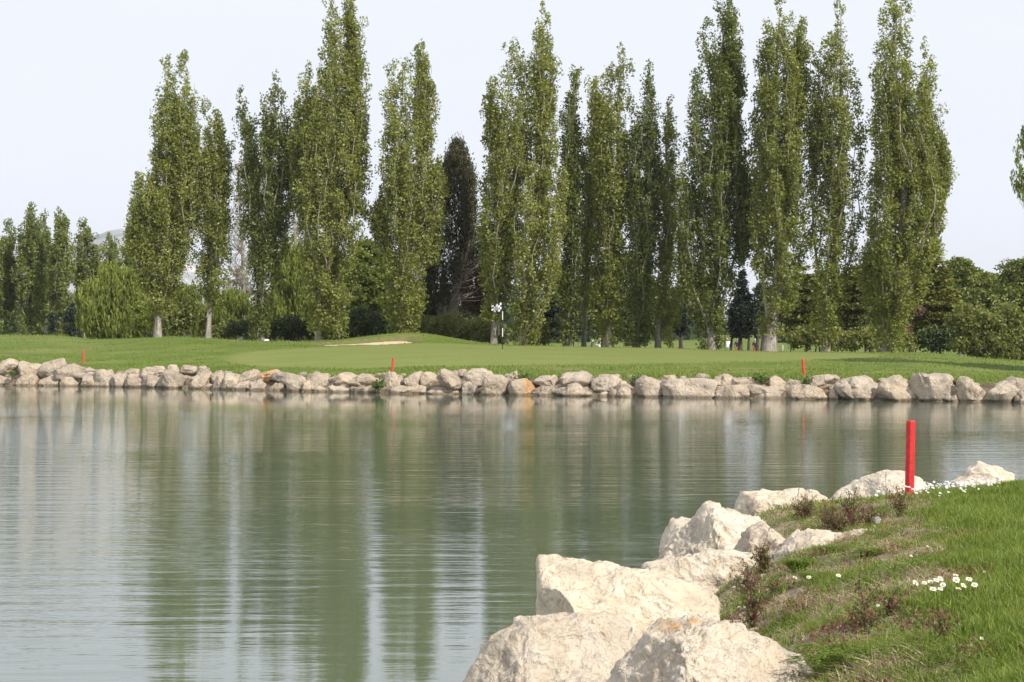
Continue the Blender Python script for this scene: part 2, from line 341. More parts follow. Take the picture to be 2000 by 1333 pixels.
far_out = (np.abs(Ug-1000) > 3000)
bs = bunk(Xg, Yg)
Zg = Zg-np.where(bs < 0, .20*np.clip((Yg-BUY+.9)/2.6, 0, 1), 0)
nr, nc = Yg.shape
ii = (np.arange(nr-1)[:, None]*nc+np.arange(nc-1)[None]).ravel(); Fq = np.stack([ii, ii+1, ii+nc+1, ii+nc], 1)
Vg = np.stack([Xg.ravel(), Yg.ravel(), Zg.ravel()], 1)
off = (Yg-Dw(Ug))
gx = (Xg-1.0)/15.5; gy = (Yg-84.0)/8.8
gr_ = 1-sst((np.sqrt(gx**2*np.where(gx < 0, 1.15, .9)+gy**2)-.92)/.12)
soil = 1-sst((off-1.7+.55*pn(xyz(Xg.ravel()*.9, Yg.ravel()*.9), 5).reshape(off.shape)*1.5)/.35)
rim = np.exp(-((bs-.15)/.22)**2)*(Yg > BUY+.2)*.8
dry = .75*np.clip(rim, 0, 1)
dry = np.maximum(dry, .7*np.exp(-((Xg+1.0)/.9)**2-((Yg-93.5)/.7)**2))
nz = pn(xyz(Xg.ravel()*.25, Yg.ravel()*.5), 8).reshape(off.shape)
dry = np.maximum(dry, np.clip(nz*1.1-.05, 0, .38)*(1-gr_)*(off > 2))
zone = np.stack([gr_.ravel(), soil.ravel(), dry.ravel(), np.ones(gr_.size)], 1)
fc = bs.ravel()[Fq].max(1) < 0
soilrim = np.clip(np.exp(-((bs-.03)/.10)**2)*(Yg > BUY+.3), 0, .8); zone[:, 1] = np.maximum(zone[:, 1], soilrim.ravel())
tag(mk('ground', Vg, Fq[~fc], M['lawn'], smooth=True, zone=zone), kind='structure')
used = np.unique(Fq[fc]); rem = np.zeros(len(Vg), int); rem[used] = np.arange(len(used))
bk = mk('sand_bunker', Vg[used], rem[Fq[fc]], M['sand'], smooth=True); tag(bk, 'pale sand bunker cut into the grass mound left of the flag', 'bunker')

def groundz(X, Y): return float(terr(np.array([1000+FP*X/Y]), np.array([float(Y)]))[0])

# water
wv = np.array([[-260, -60, 0], [260, -60, 0], [260, 86.5, 0], [-260, 86.5, 0]], float)
tag(mk('water', wv, np.array([[0, 1, 2, 3]]), M['water']), kind='structure')

# distant mountain
ux = np.linspace(-900, 1500, 260); vv = np.linspace(0, 1, 50)
ridge = ip(ux, [(-900, 560), (-300, 520), (0, 500), (120, 478), (185, 462), (215, 450), (240, 447), (275, 462), (340, 500), (380, 520), (450, 545), (520, 575), (650, 600), (900, 625), (1500, 640)])
A = []
for v in vv:
    D = 1100+500*v
    h = CH+(HY-ridge)/FP*1600
    z = -10+(h+10)*v**1.1
    P = xyz((ux-1000)/FP*D, D+0*ux); z = z+fbm(P*.015, 5, 2)*15*math.sin(math.pi*min(1, v*1.0))**.5*(v > 0)
    A.append(np.stack([(ux-1000)/FP*D, D+0*ux, z], 1))
for v in (.5, 1.): A.append(A[49]*np.array([1, 1, 0])+np.array([0, 360*v, 0])+np.array([0, 0, 1])*(A[49][:, 2:]*(1-v)-10))
A = np.array(A); n0, n1 = A.shape[:2]; ii = (np.arange(n0-1)[:, None]*n1+np.arange(n1-1)[None]).ravel()
tag(mk('hills', A.reshape(-1, 3), np.stack([ii, ii+1, ii+n1+1, ii+n1], 1), M['hill'], smooth=True), kind='structure')

# ------------------------------------------------------------------ near bank terrain
XE = [(-30, -1.5), (2, -.25), (4, .0), (6, .2), (8, .36), (10, .62), (11.5, .85), (13, 1.15), (14.5, 1.6), (16, 2.5), (18, 3.7), (20.5, 5.0), (25, 7.5), (40, 17), (70, 42), (120, 90)]
def xe(Y): return ip(Y, XE)
def znear(X, Y, bumpy=True):
    s = X-xe(Y); zb = np.clip(1.5-.05*(Y-6.6), .72, 1.75)
    bulge = np.exp(-((Y-12.8)/1.3)**2); zb = zb+.03*bulge
    p = 1-np.exp(-np.maximum(s+.25, 0)/(.44-.12*bulge))
    z = -.55+(zb+.55)*p+.02*np.clip(s-1, 0, 20)
    if bumpy: z = z+(.045*pn(xyz(X*1.6, Y*1.6), 11)+0.022*pn(xyz(X*6, Y*6), 12)+.016*pn(xyz(X*15, Y*15), 13)*(Y < 22))*np.clip(s+.2, 0, 1)
    return z
sg = np.concatenate([np.linspace(-.35, 3.2, 130), np.geomspace(3.3, 60, 24)]); yg = np.concatenate([np.linspace(-20, 3, 10), np.geomspace(3.1, 22, 400), np.geomspace(22.5, 110, 24)])
YY, SS = np.meshgrid(yg, sg, indexing='ij'); XX = SS+xe(YY); ZZ = znear(XX.ravel(), YY.ravel()).reshape(XX.shape)
def lawnmask(X, Y):
    s = X-xe(Y); sb = np.interp(Y, [3, 4.6, 7, 10, 13, 16, 22], [1.15, 1.15, 1.42, 1.8, 1.9, 1.45, .9])
    return sst((s-sb+.35*pn(xyz(X*1.2, Y*1.2), 21)+.12*pn(xyz(X*5, Y*5), 22)+.15)/.3)
n0, n1 = XX.shape; ii = (np.arange(n0-1)[:, None]*n1+np.arange(n1-1)[None]).ravel()
lm = lawnmask(XX.ravel(), YY.ravel())
tag(mk('bank', np.stack([XX.ravel(), YY.ravel(), ZZ.ravel()], 1), np.stack([ii, ii+1, ii+n1+1, ii+n1], 1), M['soil'], smooth=True, zone=np.stack([lm, lm*0, lm*0, lm*0+1], 1)), kind='structure')

# ------------------------------------------------------------------ boulders
FA = 1.35
def rocksurf(d, p, size, seed, planes, rough=1.0):
    """p points of the unit-ish body; cut flat faces, then break the surface up"""
    for n, h in planes:
        n = np.array(n, float); n /= np.linalg.norm(n)
        k = p @ n-h; p = p-np.maximum(k, 0)[:, None]*n*.93
    q = p*1.0
    f = fbm(q*1.5+seed, 3, seed)*.07+facet(p, 22, .17*FA, int(seed*10)+1, .18)+facet(p, 90, .10*FA, int(seed*10)+2, .2)+fbm(q*7, 3, seed+9)*.018
    return p+d*(f*rough)[:, None]
def facet(p, n, amp, seed, warp=.25):
    r = np.random.RandomState(seed); S = r.normal(size=(n, 3)); S /= np.linalg.norm(S, axis=1)[:, None]; G = r.normal(size=(n, 3))
    q = p/(np.linalg.norm(p, axis=1)[:, None]+1e-9); q = q+warp*np.stack([pn(q*2.3, seed+k) for k in range(3)], 1)+warp*.35*np.stack([pn(q*9, seed+k+4) for k in range(3)], 1)
    ix = np.argmax(q @ S.T-.5*(S**2).sum(1), axis=1)
    return np.clip(((q-S[ix])*G[ix]).sum(1), -.6, .6)*amp+(r.rand(n)[ix]-.5)*amp*.12
def rplanes(r, n, h0, h1, front=.5):
    out = []
    for _ in range(n):
        v = r.normal(size=3)
        if r.rand() < front: v[1] = -abs(v[1])
        out.append((v, r.uniform(h0, h1)))
    return out
def far_boulder(px0, px1, py0, py1, row, label, stain=0, group='pale boulders edging the far bank', seed=0, name='boulder', cat='boulder', m='rockfar'):
    ex = min(5, (px1-px0)*.06); px0, px1, py0 = px0-ex, px1+ex, py0-2
    r = np.random.RandomState(seed); cx = (px0+px1)/2; dw = float(Dw(cx)); wpx = px1-px0
    if row == 0 or (row == 2): D = dw+.42+wpx*.0035
    else: D = dw+1.25
    low = py1 > ip(cx, WL)-6
    a = W(px0, py1+(24 if low else 4), D); b = W(px1, py0, D)
    sub = 4 if wpx > 30 else 3
    V, F = ICO[sub]; d = V.copy()
    p = np.sign(V)*np.abs(V)**.70
    p = rocksurf(d, p, 1, seed*1.37, rplanes(r, 12, .50, .92, .6), .62+.3*r.rand())
    lo = p.min(0); hi = p.max(0); q = (p-lo)/(hi-lo)
    ry = min(.95, max(.22, (b[0]-a[0])*.36))*(1.15 if row != 1 else 1)
    # the top of the rock leans back a little like a sloped bank
    Wd = np.stack([a[0]+q[:, 0]*(b[0]-a[0]), D+(q[:, 1]-.5)*2*ry+.12*(q[:, 2]-.5), a[2]+q[:, 2]*(b[2]-a[2])], 1)
    st = np.zeros(len(V))
    if stain: st = sst((q[:, 0]-.5 if stain == 1 else .35-np.abs(q[:, 0]-.45)+.1)/.15)*(q[:, 1] < .75)
    cz = W(cx, py1, D)
    e = None
    o = mk(name, Wd-np.array([cz[0], D, cz[2]]), F, M[m], smooth=True, stain=st); o.location = (cz[0], D, cz[2])
    o.data.polygons.foreach_set('use_smooth', np.ones(len(F), bool))
    tag(o, label, cat, group); return o
FB = [
 (-12,37,702,736,1,'big rounded pale boulder at the left edge of the photo, upper row'),
 (-10,31,735,752,0,'low boulder at the waterline on the left edge of the photo'),
 (37,82,707,742,1,'upright rounded cream boulder, second from the left edge in the upper row'),
 (32,74,732,753,0,'rounded cream boulder at the waterline, second from the left edge'),
 (77,128,702,742,1,'tilted cream boulder with a high pointed right shoulder near the left edge'),
 (76,119,734,753,0,'low cream boulder under the tilted pointed boulder'),
 (113,190,712,743,1,'long cream boulder with two humps left of the left red stake\'s foot'),
 (118,159,738,753,0,'small grey boulder half under the long two-humped cream boulder'),
 (159,206,728,754,0,'sloping cream boulder right of the small grey waterline boulder'),
 (182,229,723,755,0,'peaked cream boulder below and right of the left red stake'),
 (218,251,727,755,0,'brownish rounded boulder right of the peaked cream one'),
 (219,238,749,757,2,'small flat stone at the waterline before the brownish boulder'),
 (238,273,721,735,1,'broken pale rubble rock under the grass edge left of the rounded upper boulders'),
 (244,288,732,756,0,'grey boulder with a slanting right arm below the rubble rock'),
 (250,274,749,758,2,'small pale waterline stone in front of the slanting grey boulder'),
 (276,318,734,758,0,'pointed grey boulder right of the small pale waterline stone'),
 (276,323,717,740,1,'light grey upper boulder above the pointed grey one'),
 (328,351,714,731,1,'small whitish upper boulder behind the big overhanging one'),
 (303,375,723,756,0,'big overhanging grey boulder with a dark gap beneath it'),
 (352,386,715,731,1,'small tan upper boulder right of the whitish one'),
 (371,412,723,756,0,'rounded light boulder right of the big overhanging boulder'),
 (385,408,716,730,1,'small flat cream stone under the grass above the rounded light boulder'),
 (356,376,753,761,2,'small flat stone in the water right of the dark gap'),
 (386,413,751,762,2,'low pale waterline stone below the rounded light boulder'),
 (408,442,725,752,1,'pale grey upper boulder beside the low pale waterline stone'),
 (416,446,735,758,0,'shaded brown boulder under the pale grey upper boulder'),
 (434,468,731,758,0,'tan boulder with cracked face left of the domed grey one'),
 (466,506,723,752,1,'domed light grey boulder in the upper row, left of the orange-streaked one'),
 (447,491,743,763,0,'triangular low boulder under the domed light grey one'),
 (488,527,743,763,0,'rounded low grey boulder under the orange-streaked boulder'),
 (504,548,724,746,1,'upper boulder with vertical orange streaks', 2),
 (519,559,748,765,0,'low yellowish waterline boulder right of the rounded grey low one'),
 (529,595,728,753,1,'long slanting cream and brown upper boulder right of the orange-streaked one'),
 (559,599,736,765,0,'rounded grey boulder leaning on the long slanting one'),
 (588,610,744,767,0,'narrow shaded stone beside the large rough grey boulder'),
 (595,656,727,763,1,'large rough grey boulder bulging over a small tan waterline stone'),
 (609,637,756,768,2,'small tan waterline stone under the large rough grey boulder'),
 (636,687,753,769,0,'low long grey waterline boulder right of the small tan stone'),
 (648,702,729,758,1,'smooth sloping light boulder over the low long grey one'),
 (681,750,731,759,1,'wide grey boulder with a toothed right end left of the middle red stake'),
 (683,751,753,770,0,'low domed grey boulder at the waterline beside a green tuft'),
 (741,792,726,766,1,'large squarish boulder at the foot of the middle red stake'),
 (762,833,754,771,0,'low pale waterline boulder under the large squarish one'),
 (789,829,727,762,1,'dark grey rounded boulder right of the large squarish one'),
 (822,851,728,757,1,'pale speckled boulder behind the dark grey rounded one'),
 (856,901,722,761,0,'upright flat-sided boulder with shaded left face left of the flag'),
 (883,896,725,737,1,'small round stone behind the upright flat-sided boulder'),
 (836,905,758,772,2,'long flat slab at the waterline under the upright boulder'),
 (893,911,723,741,1,'small round stone between the upright boulder and the big sloping one'),
 (901,965,721,754,1,'big sloping pinkish boulder highest on the bank left of the flag'),
 (903,941,747,773,0,'small round-headed boulder under the big sloping pinkish one'),
 (937,999,733,772,0,'bright creamy wedge boulder almost below the flag'),
 (934,956,767,775,2,'tiny stone barely out of the water below the bright wedge boulder'),
 (990,1012,726,757,1,'narrow upright grey stone left of the leafy green tuft'),
 (995,1043,741,773,0,'triangular boulder with a bright orange right face', 1),
 (1044,1090,734,760,1,'small faceted boulder with shaded underside above a low cream one'),
 (1042,1088,755,775,0,'low cream waterline boulder under the small faceted one'),
 (1096,1163,726,756,1,'oval pinkish boulder lying on top of a long slab'),
 (1088,1167,749,775,0,'long slab boulder carrying the oval pinkish one'),
 (1158,1224,733,769,1,'speckled boulder with a rounded snout right of the oval one'),
 (1170,1196,767,777,2,'small low stone at the waterline under the speckled snout boulder'),
 (1189,1205,761,776,2,'tiny upright stone beside the low one under the speckled snout'),
 (1201,1243,746,776,0,'rounded boulder right of the tiny upright stone'),
 (1243,1295,735,777,0,'tall domed pale boulder standing in the water right of centre'),
 (1292,1326,735,760,1,'small square boulder with shaded left side behind the tall domed one'),
 (1282,1399,740,779,0,'very wide low double-humped boulder, the broadest on the far bank'),
 (1391,1442,732,764,1,'light grey upper boulder right of the very wide double-humped one'),
 (1394,1464,753,780,0,'low triangular boulder left of the pitted yellowish one'),
 (1427,1489,739,772,1,'pitted yellowish boulder full of dark holes'),
 (1463,1541,752,782,0,'broad low grey boulder right of the pitted yellowish one'),
 (1502,1538,736,759,1,'small grey upper boulder left of the right red stake'),
 (1533,1569,742,774,1,'shaded boulder below the foot of the right red stake'),
 (1545,1621,751,783,0,'squared flat-topped block at the waterline right of the right red stake'),
 (1580,1639,733,760,1,'layered cream boulder on top of the squared block'),
 (1620,1641,756,783,0,'narrow upright pinkish stone in the gap right of the squared block'),
 (1635,1724,735,783,0,'large cream boulder with a vertical right face right of the narrow pinkish stone'),
 (1670,1692,777,788,2,'small flat stone in the water before the large cream boulder'),
 (1719,1790,734,785,0,'yellowish leaning boulder left of the biggest peaked one'),
 (1783,1869,730,786,0,'biggest boulder of the far bank, with a high peak'),
 (1774,1810,780,789,2,'thin flat stone in the water below the biggest peaked boulder'),
 (1849,1880,768,788,2,'small dark conical stone between the biggest boulder and its right neighbour'),
 (1855,1877,752,775,1,'grey knob of rock wedged against the biggest boulder'),
 (1871,1926,737,784,0,'cream boulder with a steep left edge, third from the right edge'),
 (1883,1931,768,789,2,'heap-like knobbly stone at the water between the last two big boulders'),
 (1922,1990,745,790,0,'big boulder with dark cracked front at the right edge of the photo'),
 (1952,2030,737,782,1,'high rounded boulder behind the last one at the right edge'),
 (1985,2070,745,792,0,'boulder mostly cut off by the right edge of the photo'),
]
for i, a in enumerate(FB):
    far_boulder(a[0], a[1], a[2], a[3], a[4], a[5], a[6] if len(a) > 6 else 0, seed=i+3)
# backing stones wedged in the soil behind the row
def stonescatter():
    a = Acc(); r = np.random.RandomState(5); V0, F0 = ICO[2]
    for _ in range(260):
        u = r.uniform(-150, 2150); e = r.uniform(.6, 2.0); Y = float(Dw(u))+e; X = (u-1000)/FP*Y; z = groundz(X, Y); s = r.uniform(.05, .2)
        a.add(V0*np.array([s*1.3, s, s*.8])*(1+.3*pn(V0*1.7+r.rand()*50, 1))[:, None]+np.array([X, Y, z]), F0, r.rand())
    tag(a.build('rubble', M['rockfar']), 'loose small rubble wedged in the soil between the far boulders', 'rubble', kind='stuff')
stonescatter()

FA = .6
def near_rock(pts, D, ry, label, seed, planes=(), sub=6, rough=1., lean=0, stains=(), cen=None):
    P = np.array(pts, float); c = np.array(cen if cen else [(P[:, 0].min()+P[:, 0].max())/2, (P[:, 1].min()*.5+P[:, 1].max()*.5)])
    m_ = len(P); dens = np.concatenate([P[i]+(P[(i+1) % m_]-P[i])*np.linspace(0, 1, 24, endpoint=False)[:, None] for i in range(m_)])
    ang = np.arctan2(-(dens[:, 1]-c[1]), dens[:, 0]-c[0]); rad = np.hypot(dens[:, 0]-c[0], dens[:, 1]-c[1])/FP*D*1.01
    o_ = np.argsort(ang); ang = ang[o_]; rad = rad[o_]; ang = np.concatenate([ang-2*math.pi, ang, ang+2*math.pi]); rad = np.tile(rad, 3)
    V, F = ICO[sub]; d = V; s = np.hypot(V[:, 0], V[:, 2]); phi = np.arctan2(V[:, 2], V[:, 0]); R = np.interp(phi, ang, rad)
    Rm = float(np.median(rad)); f = s**.72
    p = np.stack([np.cos(phi)*f, np.sign(V[:, 1])*np.abs(V[:, 1])**.75, np.sin(phi)*f], 1)
    r = np.random.RandomState(seed)
    base = p.copy()
    p = rocksurf(d, p, 1, seed*2.1, list(planes)+rplanes(r, 9, .74, .97, .75), .62*rough)
    wc = W(c[0], c[1], D)
    O = np.stack([wc[0]+p[:, 0]*R, D+p[:, 1]*ry+lean*p[:, 2]*R, wc[2]+p[:, 2]*R], 1)
    # chips and hairline relief
    k = O*np.array([1, 1, 1.3])
    fl = fbm(k*14, 5, seed+4, .65); c2 = facet(p, 420 if sub > 5 else 200, .034, seed+50, .12); rg = 1-np.abs(fbm(k*3.5, 4, seed+2, .5))
    O = O+d*((.016*fl+c2+.03*(rg-.8))*rough)[:, None]
    st = np.zeros(len(O))
    for (sx, sy, sr) in stains:
        # screen-placed lichen patch on the lit top
        uu = 1000+FP*O[:, 0]/O[:, 1]; ww = HY-FP*(O[:, 2]-CH)/O[:, 1]
        st = np.maximum(st, (1-sst((np.hypot(uu-sx, (ww-sy)*2.2)/sr)-.6))*(d[:, 1] < .4))
    b = np.array([wc[0], D, wc[2]]); o = mk('boulder', O-b, F, M['rocknear'], smooth=True, stain=st); o.location = tuple(b)
    return tag(o, label, 'boulder', 'cream boulders edging the near bank')
near_rock([(1048,1088),(1085,1090),(1130,1100),(1200,1112),(1250,1122),(1310,1135),(1380,1158),(1430,1190),(1450,1250),(1400,1380),(1250,1560),(1060,1560),(1012,1330),(1037,1200),(1043,1130)], 8.0, .42,
  'big cream boulder with a shaded left end reaching out over the water', 31, planes=[((-.85,-.55,0),.66),((.15,-.75,.65),.80)], sub=6, cen=(1190,1290), rough=.8)
near_rock([(880,1420),(905,1345),(935,1290),(975,1245),(1030,1217),(1080,1214),(1130,1214),(1190,1210),(1235,1225),(1262,1262),(1290,1400),(1220,1640),(900,1640),(850,1520)], 6.7, .40,
  'cream boulder at the bottom edge with a hollow on its left side', 32, planes=[((.3,-.7,.6),.62),((-.6,-.5,.4),.70)], sub=6, cen=(1070,1400))
near_rock([(1150,1400),(1180,1342),(1215,1292),(1262,1248),(1300,1224),(1345,1210),(1400,1214),(1460,1236),(1520,1264),(1562,1292),(1590,1335),(1600,1430),(1500,1600),(1200,1600),(1130,1480)], 5.6, .34,
  'rounded cream boulder with orange lichen spots at the bottom edge', 33, planes=[((-.9,-.45,.35),.55),((.25,-.75,.6),.60)], sub=6, cen=(1370,1385), stains=((1308,1223,20),(1357,1212,11),(1370,1268,5)))
near_rock([(1250,1115),(1262,1098),(1300,1087),(1340,1086),(1385,1078),(1425,1076),(1475,1088),(1505,1108),(1500,1150),(1400,1240),(1290,1260),(1245,1170)], 10.2, .30,
  'low cream boulder in front of the tall peaked one', 34, planes=[((0,-.9,.2),.6)], sub=5)
near_rock([(1290,1095),(1320,1050),(1350,1030),(1380,995),(1412,981),(1452,984),(1505,1002),(1512,1030),(1505,1070),(1500,1120),(1420,1200),(1310,1200)], 11.4, .42,
  'tall peaked cream boulder with a grey hollow, at the water left of the weeds', 35, planes=[((-.7,-.6,.3),.6),((.5,-.6,.6),.62)], sub=6, rough=1.15)
near_rock([(1280,1120),(1298,1045),(1312,1014),(1352,1013),(1372,1030),(1380,1130),(1330,1200),(1275,1190)], 12.1, .25,
  'narrow boulder half hidden behind the tall peaked one', 36, sub=5)
near_rock([(1438,982),(1450,964),(1500,960),(1540,955),(1590,962),(1616,975),(1628,1010),(1580,1060),(1450,1050),(1435,1010)], 14.2, .34,
  'flat-topped tan boulder behind the red-stemmed weeds', 37, planes=[((0,-.3,1),.72)], sub=5)
near_rock([(1605,1000),(1640,963),(1690,936),(1730,924),(1772,925),(1802,936),(1818,960),(1830,1010),(1750,1060),(1620,1050)], 16.2, .45,
  'cream boulder directly behind the near red stake', 38, planes=[((-.6,-.7,.3),.6)], sub=5)
near_rock([(1860,945),(1890,917),(1915,906),(1945,912),(1975,926),(1990,960),(1930,1000),(1870,980)], 20.3, .35,
  'small pale boulder above the daisy patch near the right edge', 39, sub=5)
near_rock([(1480,1118),(1515,1084),(1550,1050),(1580,1034),(1605,1037),(1625,1050),(1610,1085),(1560,1130),(1500,1160)], 10.0, .25,
  'pale knobbly rock at the left end of the low ridge among the weeds', 40, sub=5)
near_rock([(1580,1055),(1612,1040),(1650,1044),(1690,1038),(1742,1036),(1756,1050),(1740,1085),(1640,1095),(1585,1090)], 10.3, .22,
  'thin pale ridge of rock showing through the weeds', 41, sub=5, rough=.8)
near_rock([(1420,1110),(1455,1040),(1495,1022),(1535,1045),(1560,1080),(1540,1130),(1440,1160)], 10.6, .25,
  'creased cream boulder filling the gap right of the peaked one', 42, sub=5)

# ------------------------------------------------------------------ foliage engine
def leaves(P, size, mode='rand', tint=None, r=None, ar=.7, parent=None, name='crown', m='poplar'):
    P = np.asarray(P, float).reshape(-1, 3); n = len(P); r = r or rs
    a = r.normal(size=(n, 3))
    if mode == 'up': a[:, 2] = np.abs(a[:, 2])+.9
    if mode == 'droop': a *= np.array([.22, .22, .1]); a[:, 2] -= 1
    if mode == 'flat': a[:, 2] *= .25
    a /= np.linalg.norm(a, axis=1)[:, None]
    b = r.normal(size=(n, 3))
    if mode == 'flat': b[:, 2] *= .25
    b -= (a*b).sum(1)[:, None]*a; b /= np.linalg.norm(b, axis=1)[:, None]+1e-9
    s = (size*r.uniform(.65, 1.35, n))[:, None]*.5
    V = np.stack([P+a*s*1.1, P-a*s*.75+b*s*ar*1.1, P-a*s*.75-b*s*ar*1.1], 1).reshape(-1, 3)
    F = np.arange(3*n).reshape(n, 3)
    t = np.repeat(np.clip(tint, 0, 1), 3)
    return mk(name, V, F, M[m], parent, tint=t)

def ball_pts(r, n):
    g = r.normal(size=(n, 3)); g /= np.linalg.norm(g, axis=1)[:, None]; return g*(r.rand(n)**.42)[:, None]
def lobefn(lobe, D):
    L_ = sorted(lobe, key=lambda q: -q[0]); z = np.array([CH-(q[0]-HY)/FP*D for q in L_])
    xl = np.array([(q[1]-1000)/FP*D for q in L_]); xr = np.array([(q[2]-1000)/FP*D for q in L_])
    return z, (xl+xr)/2, (xr-xl)/2
def poplar(base, D, lobes, label, seed, dens=1., tone=.45, m='poplar', trunk_r=.24, leaf=.132, group='tall poplars in a row behind the green', fork=None, clear=0):
    r = np.random.RandomState(seed); bx = (base-1000)/FP*D; bz = groundz(bx, D)-.1
    root = empty('poplar_tree', (bx, D, bz)); tag(root, label, 'tree', group)
    br = Acc(); tk = Acc(); PTS = []; TN = []
    for li, lobe in enumerate(lobes):
        z, cx, hw = lobefn(lobe, D); H = z[-1]-z[0]; skirt = z[0] < bz+1.0 and H < 4
        ytop = r.uniform(-.4, .4)
        # leader
        zz = np.linspace(0, 1, 16); zt = bz+(z[-1]-(1.3 if H > 5 else .3)-bz)*zz
        cxx = np.interp(zt, z, cx); bl = sst((zt-bz)/(max(2.5, (z[0]-bz)+2.5)))
        xx = bx*(1-bl)+cxx*bl+.10*np.array([math.sin(q*7+seed+li) for q in zz])*bl; yy = D+ytop*bl+.08*np.sin(zz*9+li)
        r0 = trunk_r*(1 if li == 0 else .40)*(.35 if skirt else 1)
        rad = r0*.62*(1-zz)**.8*(1+.55*np.exp(-(zt-bz)/.4))+.012
        V, F = tube(np.stack([xx, yy, zt], 1), rad, 9 if li == 0 else 6); (tk if li == 0 else br).add(V, F)
        area = float(((hw[1:]+hw[:-1])*np.diff(z)).sum()); avg = area/H
        nl = int(max(5, (5.5+avg*9.5)*dens))
        for k in range(nl):
            rr = math.sqrt(r.uniform(.0, 1))*(1.16 if r.rand() < .3 else .95); th = r.uniform(0, 2*math.pi); A_, B_ = rr*math.cos(th), rr*math.sin(th)
            f0 = r.uniform(-.05, .45) if not skirt else 0; f1 = min(1., max(f0+.3, 1-abs(r.normal())*.22-(.28*rr*r.rand())))
            zs = np.linspace(z[0]+H*max(f0, 0), z[0]+H*f1, 12)
            h = np.interp(zs, z, hw); c = np.interp(zs, z, cx); start = sst(np.linspace(0, 1, 12)/.35) if not skirt else np.linspace(.4, 1, 12)
            wob = .12*np.array([math.sin(q*2.1+k) for q in zs])
            X = c+(A_*h*.9)*start+wob; Y = D+ytop+B_*np.maximum(h, .35)*.95*start+wob*.7
            V, F = tube(np.stack([X, Y, zs], 1), np.linspace(.032+.02*r.rand(), .008, 12), 4); br.add(V, F)
            ln = zs[-1]-zs[0]; nc_ = max(2, int(ln/.40))
            tq = (np.arange(nc_)+r.uniform(-.45, .45, nc_)+.8)/nc_; tq = tq[tq < 1.0]; tq = tq[r.rand(len(tq)) < .92-.25*tq*f1]
            for q in tq:
                zc_ = zs[0]+ln*q; i = np.interp(zc_, zs, np.arange(12)); px = np.interp(i, np.arange(12), X); py_ = np.interp(i, np.arange(12), Y)
                cr = r.uniform(.20, .42)*(1.0 if avg > .45 else .8); n = int(r.uniform(38, 58)*(cr/.3)**1.8)
                g = ball_pts(r, n)*np.array([cr, cr, cr*1.45])*r.uniform(.75, 1.2, 3)
                g = g+np.array([px+r.normal()*.10, py_+r.normal()*.10, zc_+.05]); PTS.append(g)
                TN.append(np.clip(tone+r.normal()*.15+r.normal(size=n)*.14, 0, 1))
    for li, lobe in enumerate(lobes):
        # outer twigs that fill the crown to its outline
        z, cx, hw = lobefn(lobe, D); seg_a = (hw[1:]+hw[:-1])*np.diff(z); nfl = int(seg_a.sum()*7.5*dens**1.8)
        w_ = (np.interp(np.linspace(z[0], z[-1], 60), z, hw)+.15)*np.linspace(1.45, .8, 60); cdf = np.cumsum(w_); cdf /= cdf[-1]
        zq = np.interp(r.rand(nfl), cdf, np.linspace(z[0], z[-1], 60)); th = r.uniform(0, 2*math.pi, nfl); rq = r.uniform(.25, 1, nfl)**.55
        void = pn(np.stack([np.cos(th)*2.0, np.sin(th)*2.0, zq*.6], 1), seed+li)
        for k in range(nfl):
            if void[k] < -.21+.32*(zq[k]-z[0])/(z[-1]-z[0]+.01): continue
            h = np.interp(zq[k], z, hw); c = np.interp(zq[k], z, cx); cr = r.uniform(.20, .42)*min(1, .45+h*.8); n = int(r.uniform(38, 58)*(cr/.3)**1.8)
            PTS.append(ball_pts(r, n)*np.array([cr, cr, cr*1.6])*r.uniform(.75, 1.2, 3)+np.array([c+math.cos(th[k])*h*rq[k]*.88, D+math.sin(th[k])*max(h, .4)*rq[k], zq[k]]))
            TN.append(np.clip(tone+r.normal()*.14+r.normal(size=n)*.15, 0, 1))
        if z[-1]-z[0] > 3:
            for zt_ in np.arange(z[-1]-3.2, z[-1]+.05, .22):
                n = r.randint(16, 30); c = np.interp(zt_, z, cx); cr = .12+.10*r.rand(); PTS.append(ball_pts(r, n)*np.array([cr, cr, cr*1.7])+np.array([c+r.normal()*.10, D+r.normal()*.10, zt_])); TN.append(np.clip(tone+.1+r.normal(size=n)*.15, 0, 1))
    P = np.concatenate(PTS); T = np.concatenate(TN); keep = P[:, 2] > bz+clear; P = P[keep]; T = T[keep]
    tk.build('trunk', M['bark'], root, smooth=True)
    if br.n: br.build('branches', M['bark'], root, smooth=True)
    leaves(P, np.full(len(P), leaf), 'rand', T, r, .75, root, 'crown', m)
    return len(P)
